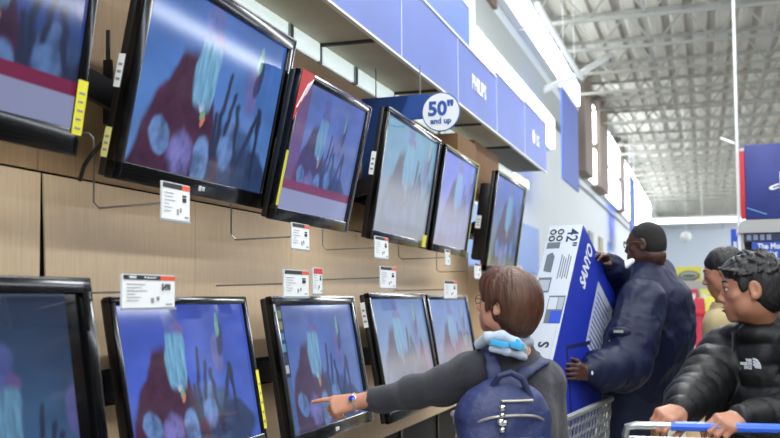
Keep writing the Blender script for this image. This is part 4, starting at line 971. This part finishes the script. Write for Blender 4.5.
# ================================================================== man in black puffer
def puffer_man():
    base = px3(775, 400, 3.4); t = thing('person', 'black-haired man in black puffer jacket leaning on a shopping cart handle', 'person', (base[0], base[1], 0))
    R = frame(128); r, f, u = R[:, 0], R[:, 1], R[:, 2]
    hc = px3(752, 288, 3.36); Rh = frame(88, -4, 0)
    sc = px3(768, 352, 3.42); shR = px3(727, 354, 3.50); shL = px3(808, 352, 3.28); nb = sc+u*.08+f*.02
    elR, wrR = px3(700, 392, 3.36), px3(680, 410, 3.10); elL, wrL = px3(812, 418, 3.24), px3(741, 419, 3.03)
    pel = sc-f*.06; pel[2] = .86
    hips = [pel-r*.09, pel+r*.09]; kn = [h_+f*.03-V3(0, 0, .39) for h_ in hips]; an = [V3(k_[0], k_[1], .08)-f*.05 for k_ in kn]
    s = Sdf(); L = add_head(s, hc, Rh, 1.0, 1.03, nb, .72, 1.2)
    s.cap(pel, sc-u*.05, .13, .13, .05, (f, .75)); s.cap(shL, shR, .05, .05, .05); legs(s, hips, kn, an, (.09, .06, .042))
    s.chain([shL, elL, wrL], [.05, .04, .03], .02); s.chain([shR, elR, wrR], [.05, .04, .03], .02)
    Dr = unit(px3(660, 418, 3.03)-wrR); Nr = unit(V3(.05, -.62, .8)); Nr = unit(Nr-Dr*(Nr@Dr)); Tr = np.cross(Nr, Dr); Tr = Tr if Tr@V3(1, -.5, -.3) > 0 else -Tr
    add_hand(s, wrR, Dr, Nr, Tr, [(40, 55, 35), (44, 58, 35), (48, 60, 35), (52, 62, 35)], (.75, .45), 1.0, .3, elR, .030)
    Dl2 = unit(px3(722, 424, 2.97)-wrL); Nl = unit(V3(.0, -.75, .65)); Nl = unit(Nl-Dl2*(Nl@Dl2)); Tl = np.cross(Nl, Dl2); Tl = Tl if Tl[2] > 0 else -Tl
    Tl = -Tl if Tl[2] < 0 else Tl
    add_hand(s, wrL, Dl2, Nl, Tl, [(38, 50, 35), (44, 55, 35), (48, 58, 35), (52, 60, 35)], (.35, .7), 1.0, .3, elL, .030)
    soft_obj('body', s, skin_a, t, .011, [(hc, .13, .0033), (px3(665, 418, 3.05), .09, .0035), (px3(726, 423, 3.0), .09, .0035)], sm=1)
    eyes(L, Rh, t); brows(L, Rh, t, hair_k)
    for q in (-1, 1): b = MB(); b.tube([L(q*.018, .0885, .007), L(q*.031, .0915, .0105), L(q*.044, .0845, .0085)], [.0016, .0022, .0012], hair_k, 6); b.obj('eyelash', t, world=True)
    lip = mat('lip', '9a5c50', .5); b = MB()
    b.tube([L(-.020, .0965, -.064), L(-.008, .1025, -.0595), L(0, .1022, -.060), L(.008, .1025, -.0595), L(.020, .0965, -.064)], [.001, .0032, .003, .0032, .001], lip, 8)
    b.tube([L(-.018, .096, -.067), L(0, .100, -.0715), L(.018, .096, -.067)], [.001, .0042, .001], lip, 8); b.obj('lips', t, world=True)
    s = Sdf(); H = lambda x, y, z, a, b_, c, k=.02, n=False: s.ell(L(x, y, z), V3(a, b_, c), Rh, k, n)
    H(0, -.016, .034, .084, .102, .090); H(0, -.048, -.020, .077, .071, .073, .03); H(0, .030, .070, .062, .062, .034, .03)
    H(0, .140, -.025, .10, .075, .105, .006, True)
    for q in (-1, 1): H(q*.095, .045, -.075, .045, .062, .080, .006, True); H(q*.10, -.006, -.008, .034, .022, .034, .006, True); H(q*.073, .030, .012, .008, .012, .026, .012)
    for k, (x, y, z, dx, dy) in enumerate([(-.05, .075, .09, -.01, .04), (-.03, .085, .095, -.01, .045), (-.01, .088, .10, 0, .045), (.015, .088, .10, .01, .04), (.035, .08, .095, .01, .04), (-.06, .06, .085, -.02, .035), (0, .05, .125, .0, .03), (-.03, .02, .13, -.01, .03), (.03, .0, .13, 0, .03), (-.04, -.03, .125, -.01, .02)]):
        s.cap(L(x, y-.02, z-.026), L(x+dx, y+dy*.42, z-.020), .013, .003, .008)
    rs = np.random.RandomState(4)
    for k in range(170):
        a, e = rs.uniform(-2.6, 2.6), rs.uniform(.1, 1.35); n = V3(math.sin(a)*math.cos(e), -math.cos(a)*math.cos(e), math.sin(e)); p = V3(0, -.016, .034)+n*V3(.082, .100, .088); q = p+n*rs.uniform(.008, .016)+V3(0, .016, -.010 if e < .6 else .004)
        s.cap(L(*p), L(*q), .007, .0015, .004)
    soft_obj('hair', s, hair_k, t, .006, [(hc, .15, .0036)], lambda P, N: .003*fbm(P[:, 0]*90, P[:, 1]*60, P[:, 2]*40, 7), 1)
    s = Sdf(); s.cap(pel+u*.05, pel-u*.02, .15, .16, .05, (f, .8)); legs(s, hips, kn, [a+u*.02 for a in an], (.11, .078, .062)); soft_obj('trousers', s, trous_b, t, .016, disp=lambda P, N: folds(P, 7, .005, (1, 1, 1.6), 4))
    shoes(t, an, f, shoe_m, None)
    # puffer jacket: baffles follow torso height and sleeve length
    s = Sdf(); fl = (f, .80)
    s.cap(pel+u*.04, sc-u*.22, .190, .195, .06, fl); s.cap(sc-u*.22, sc-u*.10, .195, .175, .06, fl); s.cap(shL-u*.01, shR-u*.01, .088, .088, .07)
    s.cap(sc-u*.03, nb-u*.01, .125, .090, .06)
    s.chain([shR, shR*.45+elR*.55, elR, elR*.4+wrR*.6, wrR+(elR-wrR)*.18], [.092, .090, .082, .068, .056], .03); s.cap(wrR+(elR-wrR)*.16, wrR+(elR-wrR)*.05, .048, .045, .008)
    s.chain([shL, elL, wrL+(elL-wrL)*.25], [.095, .085, .064], .03); s.cap(wrL+(elL-wrL)*.22, wrL+(elL-wrL)*.05, .052, .047, .008)
    s.chain([nb+f*.092*math.cos(a)+r*.088*math.sin(a)+u*(-.028+.012*math.cos(a)) for a in [rad(k) for k in range(20, 345, 20)]], [.034]*17, .02)
    # hood bunched behind the neck
    s.chain([nb-f*.09+r*q*.12-u*.03-f*(-.04*abs(q)) for q in (-1, -.5, 0, .5, 1)], [.045, .06, .065, .06, .045], .03)
    s.cap(nb+u*.16, nb-u*.03+f*.01, .064, .060, .008, None, True)
    def pd(P, N):
        q = (np.abs(P-sc)); dR = lambda A, B: (lambda t_: np.linalg.norm(P-A-np.clip(t_, 0, 1)[:, None]*(B-A), axis=1))(((P-A)@(B-A))/((B-A)@(B-A)))
        dr1, dr2, dl1, dl2 = dR(shR*.6+elR*.4, elR), dR(elR, wrR), dR(shL*.6+elL*.4, elL), dR(elL, wrL)
        tor = np.minimum(np.abs((P-sc)@r)-.16, 0); per = .072
        t1 = (P-shR)@unit(elR-shR); t2 = (P-elR)@unit(wrR-elR)+np.linalg.norm(elR-shR); t3 = (P-shL)@unit(elL-shL); t4 = (P-elL)@unit(wrL-elL)+np.linalg.norm(elL-shL)
        dd = np.stack([dr1, dr2, dl1, dl2, np.full(len(P), .115)], 1); w = np.argmin(dd, 1)
        ph = np.choose(w, [t1, t2, t3, t4, P[:, 2]-1.0]); ph = ph+.012*fbm(P[:, 0]*9, P[:, 1]*9, P[:, 2]*9, 41, 2)
        b_ = np.abs(np.sin(math.pi*ph/per)); d = .012*(b_**.6)-.006
        zip_ = np.abs((P-sc)@r); front = ((P-sc)@f > 0) & (w == 4); d = np.where(front, d*np.clip(zip_/.03, 0, 1)-.004*np.exp(-(zip_/.008)**2), d)
        return d+folds(P, 16, .0035, (1, 1, 1), 42)
    soft_obj('puffer_jacket', s, puff, t, .0085, [(px3(700, 385, 3.3), .14, .0065)], pd, 2)
    zt = nb+f*.12-u*.02; b = MB(); b.tube([nb+f*.128-u*.01, nb+f*.130-u*.06, sc+f*.172-u*.08], .0035, dgrey, 6); b.obj('zip', t, world=True)
    # white half-dome chest emblem with three lines of lettering bars
    pc = px3(752, 368, 3.16); nn = unit(unit(f)*1.0+V3(.15, 0, 0)); xx = unit(np.cross(V3(0, 0, 1.), nn)); Mx = Matrix(np.stack([xx, -nn, V3(0, 0, 1.)], 1).tolist()).to_4x4(); Mx.translation = Vector(pc)
    b = MB(); em = mat('emblem_white', 'c9cbd0', .6)
    for k in range(3):
        r0, r1 = .008+.009*k, .0145+.009*k; arc = [(-.0+r1*math.cos(a), r1*math.sin(a)) for a in [math.pi/2*j/8 for j in range(9)]]+[(r0*math.cos(a), r0*math.sin(a)) for a in [math.pi/2*j/8 for j in range(8, -1, -1)]]
        b.poly([(x+.004, z) for x, z in arc], .002, em, Mx)
    b.obj('chest_emblem', t, world=True, sm=False)
    b = MB()
    for k, wd_ in enumerate(('THE', 'NORTH', 'FACE')): b.text(wd_, .0135, (-.001, 0, .023-.0115*k), em, .002, Mx, bold=.0006, align='RIGHT')
    b.obj('chest_lettering', t, world=True, sm=False)
puffer_man()
# ================================================================== wire cart at the front
def wire_cart():
    hl, hr = px3(629, 425, 3.05), px3(790, 427, 2.93); t = thing('shopping_cart', 'steel wire shopping cart with a blue handle, pushed by the man in the puffer jacket', 'shopping cart', ((hl[0]+hr[0])/2, (hl[1]+hr[1])/2-.45, 0))
    x = unit(hr-hl); hr = hl+x*.54; y = unit(np.cross(V3(0, 0, 1.), x)); y = -y if y[1] > 0 else y; u = V3(0, 0, 1.)
    P = lambda a, b_, z: V3(*(hl+x*a+y*b_)[:2], z)
    z = hl[2]
    b = MB(); b.tube([P(.125, 0, z), P(.46, 0, z)], .0145, mat('cart_handle_blue', '2a63d8', .35)); b.obj('handle', t, world=True)
    b = MB(); b.tube([P(.0, -.02, z-.12), P(-.012, -.01, z-.03), P(-.005, 0, z-.006), P(.02, 0, z), P(.13, 0, z)], .0125, steel, 10); b.tube([P(.455, 0, z), P(.52, 0, z), P(.545, 0, z-.006), P(.552, -.01, z-.03), P(.54, -.02, z-.12)], .0125, steel, 10)
    for a in (.0, .54):
        b.tube([P(a, -.02, z-.12), P(a, .02, z-.3), P(a, .10, .35), P(a, .14, .20)], .0125, steel, 8); b.tube([P(a, .12, .24), P(a+(.05 if a == 0 else -.05), .85, .16)], .0125, steel, 8)
    b.tube([P(.0, .12, .24), P(.54, .12, .24)], .011, steel, 8); b.tube([P(.05, .85, .16), P(.49, .85, .16)], .011, steel, 8); b.obj('frame', t, world=True)
    b = MB(); zt, zb = z-.035, .52
    def rc(zz, ins, near): return [P(ins, .02+ins*.3, zz), P(.54-ins, .02+ins*.3, zz), P(.49-ins, near, zz-.05*(zz > .7)), P(.05+ins, near, zz-.05*(zz > .7))]
    top, bot = rc(zt, 0, .92), rc(zb, .04, .84)
    for q in (top, bot): b.tube(q+[q[0]], .0045, steel, 6)
    for fz in (.25, .5, .75): q = [a*(1-fz)+b_*fz for a, b_ in zip(top, bot)]; b.tube(q+[q[0]], .0025, steel, 5)
    for i in range(4):
        n = 18 if i % 2 == 0 else 26
        for k in range(n+1):
            tt = k/n; b.tube([top[i]*(1-tt)+top[(i+1) % 4]*tt, bot[i]*(1-tt)+bot[(i+1) % 4]*tt], .0022, steel, 5)
    for k in range(15): tt = k/14; b.tube([bot[0]*(1-tt)+bot[1]*tt, bot[3]*(1-tt)+bot[2]*tt], .0022, steel, 5)
    b.obj('basket', t, world=True)
    for a, bb_ in ((.02, .14), (.52, .14), (.06, .80), (.48, .80)):
        w = MB(); w.tube([P(a-.013, bb_, .062), P(a+.013, bb_, .062)], .062, black, 20); w.bar(P(a, bb_, .06), P(a, bb_, .2), .03, .03, grey); w.obj('wheel', t, world=True)
wire_cart()
# ================================================================== man in tan jacket behind
def tan_man():
    D0 = 5.0; base = px3(722, 400, D0+.02); t = thing('person', 'dark-haired man in tan jacket looking down, mostly hidden behind the puffer jacket man', 'person', (base[0], base[1], 0))
    R = frame(75); r, f, u = R[:, 0], R[:, 1], R[:, 2]
    hc = px3(724, 272, D0); Rh = frame(82, -14, 0); sc = px3(730, 325, D0+.02); nb = sc+u*.08+f*.02
    shL, shR = sc-r*.19, sc+r*.19; elL, elR = shL-u*.26+f*.04, shR-u*.26+f*.04; wrL, wrR = elL+f*.08-u*.21, elR+f*.08-u*.21
    pel = sc-f*.02; pel[2] = .93; hips = [pel-r*.09, pel+r*.09]; kn = [h_+f*.02-u*.43 for h_ in hips]; an = [V3(k_[0], k_[1], .09)-f*.03 for k_ in kn]
    s = Sdf(); L = add_head(s, hc, Rh, 1.0, 1, nb, .9)
    s.cap(pel, sc-u*.05, .13, .13, .05, (f, .75)); s.cap(shL, shR, .05, .05, .05); legs(s, hips, kn, an, (.09, .06, .042)); s.chain([shL, elL, wrL], [.05, .04, .03], .02); s.chain([shR, elR, wrR], [.05, .04, .03], .02)
    for w, q in ((wrL, 1), (wrR, -1)): add_hand(s, w, -u, -r*q, f, [(15, 20, 12)]*4, (.6, .3), 1.0, .3)
    soft_obj('body', s, skin_a, t, .012, [(hc, .13, .0045), ((wrL+wrR)/2, .1, .008)], sm=1); eyes(L, Rh, t); brows(L, Rh, t, hair_k)
    s = Sdf(); H = lambda x, y, z, a, b_, c, k=.02, n=False: s.ell(L(x, y, z), V3(a, b_, c), Rh, k, n)
    H(0, -.016, .038, .083, .104, .094); H(0, -.048, -.020, .076, .070, .072, .03); H(0, .130, -.025, .10, .070, .110, .006, True)
    for q in (-1, 1): H(q*.095, .045, -.075, .045, .062, .080, .006, True); H(q*.10, -.006, -.010, .032, .020, .032, .006, True)
    soft_obj('hair', s, hair_k, t, .007, None, lambda P, N: .003*fbm(P[:, 0]*50, P[:, 1]*40, P[:, 2]*30, 7), 1)
    s = Sdf(); s.cap(pel+u*.02, sc-u*.12, .165, .165, .06, (f, .78)); s.cap(shL, shR, .075, .075, .07); s.cap(sc-u*.03, nb-u*.005, .11, .075, .06)
    s.chain([shL, elL, wrL-f*.04], [.078, .066, .05], .03); s.chain([shR, elR, wrR-f*.04], [.078, .066, .05], .03)
    s.chain([nb+f*.085*math.cos(a)+r*.080*math.sin(a)+u*(-.02-.02*math.cos(a)) for a in [rad(k) for k in range(20, 345, 20)]], [.024]*17, .015)
    s.cap(nb+u*.16, nb-u*.02, .062, .056, .008, None, True)
    soft_obj('jacket', s, tan, t, .011, None, lambda P, N: folds(P, 9, .006, (1, 1, 1), 52), 2)
    s = Sdf(); s.cap(pel+u*.05, pel-u*.02, .145, .15, .05, (f, .8)); legs(s, hips, kn, [a+u*.02 for a in an], (.10, .075, .06)); soft_obj('trousers', s, jean, t, .018); shoes(t, an, f, shoe_m, None)
tan_man()
# ================================================================== right-hand aisle: sign, shelves, far signs
psb = mat('sign_blue', '2b3780', .4, noise=(1.6, .35, (1, 1, 1)))
zz = lambda v: ony(760, v, 9).z
t = thing('hanging_game_sign', 'large dark blue sign with a white game console logo and red edge', 'sign', (.33, 9.0, zz(219)))
SH = zz(144)-zz(219)
MB().box2((.03, 0, .0), (.62, .10, SH), psb, .01).obj('board', t)
MB().box2((-.005, .0, .01), (.03, .11, SH-.06), redp, .004).obj('red_edge', t)
b = MB(); lw = mat('logo_white', 'dfe3ea', .5); K = Matrix.Translation((.335, -.004, zz(182)-zz(219)))
b.poly([(-.022, -.075), (-.022, .085), (.008, .078), (.008, -.085)], .003, lw, K)
b.poly([(.008, .078), (.045, .066), (.060, .045), (.060, .012), (.045, .0), (.024, .010), (.024, .040), (.030, .046), (.036, .040), (.036, .025), (.042, .022), (.046, .036), (.036, .054), (.008, .060)], .003, lw, K)
b.poly([(-.032, -.015), (-.095, -.038), (-.112, -.052), (-.105, -.068), (-.080, -.074), (-.032, -.058), (-.032, -.044), (-.070, -.057), (-.085, -.054), (-.075, -.046), (-.032, -.031)], .003, lw, K)
b.poly([(.018, -.032), (.060, -.018), (.100, -.030), (.105, -.044), (.085, -.056), (.018, -.082), (.018, -.066), (.060, -.050), (.072, -.043), (.055, -.038), (.018, -.048)], .003, lw, K)
b.obj('console_logo', t, sm=False)
b = MB(); b.bar((.04, -.002, .10), (.20, -.002, .04), .001, .006, mat('light_streak_print', '6fb4e8', .4), up=(0, 0, 1)); b.obj('streak_print', t, sm=False)
t = thing('ceiling_pole', 'thin white pole running from the floor up to the roof beside the console sign', 'pole', (.305, 9.05, 0))
MB().box2((-.013, -.013, 0), (.013, .013, 7.1), white, .003).obj('pole', t); MB().tube([(-.13, .1, 2.86), (-.02, 0, 2.79)], .012, white).tube([(.02, 0, 2.73), (1.2, .12, 2.76)], .012, white).obj('sign_arm', t)
t = thing('game_shelf', 'tall game display case with grey curved top and blue lettered header', 'shelf', (.295, 9.0, 0))
cr = mat('shelf_light_grey', 'a9a9a6', .5)
z0, z1 = zz(232.5), zz(219.5); XR = .95
b = MB(); b.poly([(0, z0), (0, z0+(z1-z0)*.5), (.04, z1), (XR+.04, z1), (XR+.04, z0)], .5, cr); b.obj('top_cap', t)
MB().box2((.02, .04, 0), (.05, .48, z0), cr).box2((XR, .04, 0), (XR+.04, .48, z0), cr).box2((.02, .44, 0), (XR+.04, .48, z0), cr).obj('case', t, sm=False)
MB().box2((.045, .02, zz(241.5)), (XR, .04, z0), mat('header_navy', '1f2748', .5)).obj('header_strip', t, sm=False)
for k in range(4): MB().box2((0.07+.054*k, .012, zz(240)), (.105+.054*k, .021, zz(234.5)), mat('icon_tile', '7d86a0', .5)).obj('icon_tile', t, sm=False)
MB().box2((.11, .02, zz(270)), (XR, .04, zz(242)), mat('header_blue', '2a4fb0', .5)).obj('header_board', t, sm=False)
b = MB(); b.text('The Most', .068, (.155, .014, zz(246.5)), lw, .002, align='LEFT', bold=.002, sx=.82).text('Gaming', .062, (.155, .014, zz(253.5)), lw, .002, align='LEFT', bold=.002, sx=.82); b.obj('header_lettering', t, sm=False)
b = MB()
for z in (.15, .5, .85, 1.2, 1.55): b.box2((.05, .05, z), (XR, .44, z+.02), cr)
b.obj('shelf_board', t, sm=False)
t = thing('blue_shelf_sign', 'narrow blue upright sign board just left of the game display case', 'sign', (ony(731, 240, 9.6).x, 9.6, 0))
MB().box2((-.0, 0, 1.25), (.11, .02, ony(735, 229, 9.6).z), mat('sign_bright_blue', '2c55c8', .5)).box2((.06, 0, 0), (.10, .03, 1.25), grey).obj('board', t, sm=False)
MB().box2((.02, -.003, 1.90), (.05, 0, 1.96), lw).obj('tag', t, sm=False)
# far lamp bar, camera dome
b = MB(); b.box2((-2.7, 44.9, 4.72), (2.6, 45.1, 4.86), mat('lamp_far', 'ffffff', .5, emit=2.2, ecol='f6fcff')); b.box2((-2.8, 44.85, 4.86), (2.7, 45.15, 4.98), white)
for xx in (-2, 0, 2): b.tube([(xx, 45, 4.9), (xx, 45, 7.2)], .01, white, 6)
tag(b.obj('far_lamp_bar', sm=False), 'long white lamp bar hanging across the far end of the store', 'lamp')
p = ony(686, 237, 30); b = MB(); b.ball(p, .16, white, 20); b.tube([p, Vector((p.x, p.y, 7.2))], .006, white, 6); tag(b.obj('camera_dome'), 'small white globe hanging in front of the pale far wall', 'camera')
# bulkhead: pale far wall of the electronics area below the lamp bar
yl = mat('sign_yellow', 'e4d44a', .5); ybx = mat('stock_yellow', 'd6cf5c', .6); rbx = mat('stock_red', 'c3304a', .6); bbx = mat('stock_blue', '3f62c8', .6); wbx = mat('stock_white', 'd6d6d0', .6); gbx = mat('stock_green', '8fa04e', .6)
t = thing('yellow_sign', 'yellow sign with a dark oval emblem above the distant shelves', 'sign', (ony(690, 280, 20).x, 20, ony(690, 287, 20).z))
a = ony(676, 267, 20)-ony(690, 287, 20); c = ony(702, 287, 20)-ony(690, 287, 20)
MB().box2((a.x, 0, c.z), (c.x, .04, a.z), yl, .005).obj('board', t)
b = MB(); m0 = (a.x+c.x)/2; mz = a.z*.56
b.ball((m0, -.0, mz), (.20, .02, .10), mat('emblem_dark', '5a6470', .5), 28).ball((m0, -.012, mz), (.165, .02, .07), mat('emblem_pale', 'a8ad92', .5), 28).ball((m0, -.022, mz), (.13, .02, .035), MC['emblem_dark'], 28); b.obj('oval_emblem', t)
MB().tube([(m0, .03, 0), (m0, .03, -t.location.z)], .03, grey).obj('post', t)
b = MB(); a, c = ony(704, 272, 20.5), ony(722, 293, 20.5); b.box2((a.x, 20.5, c.z), (c.x+.3, 20.55, a.z), bbx); b.box2((a.x+.3, 20.55, 0), (a.x+.36, 20.6, c.z+.1), grey); tag(b.obj('blue_sign', sm=False), 'plain blue sign board beside the yellow oval one, behind the tan-jacket man', 'sign')
# distant shelf run
t = thing('distant_shelf', 'low shelving run stocked with yellow goods across the far aisle', 'shelf', (.0, 18, 0))
b = MB(); b.box2((-1.5, .45, 0), (2.2, .5, 1.75), cr)
for z in (.1, .5, .9, 1.3): b.box2((-1.5, 0, z), (2.2, .45, z+.03), mat('shelf_brown', '6d5a44', .6))
b.obj('frame', t, sm=False)
rs = random.Random(5); proto = {}
def goods(name, label, m, grp, w, d, h, x, y, z):
    if name+m.name not in proto:
        b = MB(); b.box2((-w/2, 0, 0), (w/2, d, h), m, .006); b.box2((-w*.3, -.002, h*.3), (w*.3, 0, h*.7), wbx if m != wbx else bbx); o = b.obj(name); tag(o, label, 'box', grp); proto[name+m.name] = o
    else: o = proto[name+m.name].copy(); C.objects.link(o)
    o.location = (x, y, z); return o
for zi, z in enumerate((.13, .53, .93, 1.33)):
    x = -1.4
    while x < 1.9:
        k = rs.choice([0, 0, 0, 1, 2, 3]); m, nm = [(ybx, 'yellow'), (wbx, 'white'), (gbx, 'green'), (rbx, 'red')][k]
        h = rs.uniform(.2, .3)
        goods('stock_box', f'{nm} stock box on the distant low shelves across the aisle', m, f'{nm} boxes on the distant shelves', .17, .3, .26, x, 18.03, z); x += .19+rs.uniform(0, .02)
# red bin and pallet of yellow goods in the gap between the two men
a = ony(694, 298, 12); c = ony(705, 325, 12)
t = thing('red_display_bin', 'bright red upright display bin in the gap beyond the tall man', 'display', ((a.x+c.x)/2, 12, 0)); w2 = (c.x-a.x)/2
MB().box2((-w2, 0, .1), (w2, .3, a.z), rbx, .02).obj('bin_body', t); MB().box2((-w2-.01, -.01, a.z-.20), (w2+.01, .31, a.z-.14), redp, .005).box2((-w2, 0, 0), (w2, .3, .1), black).obj('band', t)
for k, (u_, v_, yy, m, l) in enumerate(((682, 300, 14, ybx, 'stack of pale yellow cartons beyond the tall man, left of the red bin'), (712, 296, 13, ybx, 'stack of yellow cartons right of the red bin, behind the tan jacket'))):
    a = ony(u_-7, v_, yy); c = ony(u_+7, v_, yy); 
    b = MB(); zz = 0; 
    t = thing('carton_stack', l, 'box', ((a.x+c.x)/2, yy, 0)); n = 5; hh = a.z/n
    for q in range(n): MB().box2((-(c.x-a.x)/2, 0, q*hh), ((c.x-a.x)/2, .25, (q+1)*hh-.006), [ybx, wbx, gbx, ybx, ybx][q], .006).obj('carton', t)
# low blue signage on the white wall beyond the televisions
b = MB(); a, c = onx(521, 215, -2.94), onx(560, 243, -2.94)
b.box2((-2.99, 12.5, 1.9), (-2.95, 18.5, 2.75), mat('wall_sign_blue', '7f9fe0', .5)); tag(b.obj('wall_sign', sm=False), 'pale blue sign band on the white wall just beyond the last television', 'sign')
b = MB(); b.box2((-2.99, 20.5, 2.0), (-2.95, 24.5, 2.6), MC['wall_sign_blue']); tag(b.obj('wall_sign', sm=False), 'second pale blue sign on the white wall above the tipped carton', 'sign')
for k, (y0, m, l) in enumerate(((25.5, mat('poster_red', 'c98a86', .6), 'small reddish poster'), (27.2, mat('poster_grey', '8f9094', .6), 'small grey poster'), (30.0, mat('poster_tan', 'a89b84', .6), 'small tan poster'), (33., MC['wall_sign_blue'], 'small blue poster'))):
    b = MB(); b.box2((-2.99, y0, 2.7), (-2.96, y0+1.1, 3.3), m); tag(b.obj('wall_poster', sm=False), l+' on the distant white wall, just above the carton and the tall man', 'poster')
# tan leaflet standing in the cart
b = MB(); q = [px3(686, 421, 3.12), px3(706, 404, 3.16), px3(700, 440, 3.10), px3(686, 440, 3.08)]
bb = bmesh.new(); vs = [bb.verts.new(Vector(p)) for p in q]; bb.faces.new(vs); ex = bmesh.ops.extrude_face_region(bb, geom=bb.faces[:]); bmesh.ops.translate(bb, verts=[e for e in ex['geom'] if isinstance(e, bmesh.types.BMVert)], vec=(.004, .006, 0)); bmesh.ops.recalc_face_normals(bb, faces=bb.faces)
b._add(bb, mat('paper_tan', 'c9ab86', .7)); tag(b.obj('paper_bag', sm=False), 'pale tan paper showing between the hands on the blue cart handle', 'paper')

# ================================================================== opposite side of the aisle (seen only as reflections in the screens)
t = thing('opposite_shelf', 'long dark shelving run with a lit header on the opposite side of the aisle', 'shelf', (2.2, 2.5, 0))
b = MB(); b.box2((.35, 0, 0), (.4, 14, 2.7), dgrey)
for z in (.1, .6, 1.1, 1.6, 2.1): b.box2((.0, 0, z), (.35, 14, z+.03), cr)
b.box2((.1, 0, 2.7), (.4, 14, 3.0), bluedk)
b.obj('frame', t, sm=False)
b = MB(); b.box2((.05, 0, 2.72), (.1, 14, 2.84), mat('lamp_header', 'ffffff', .5, emit=9, ecol='f4fbff')); b.obj('header_light', t, sm=False)
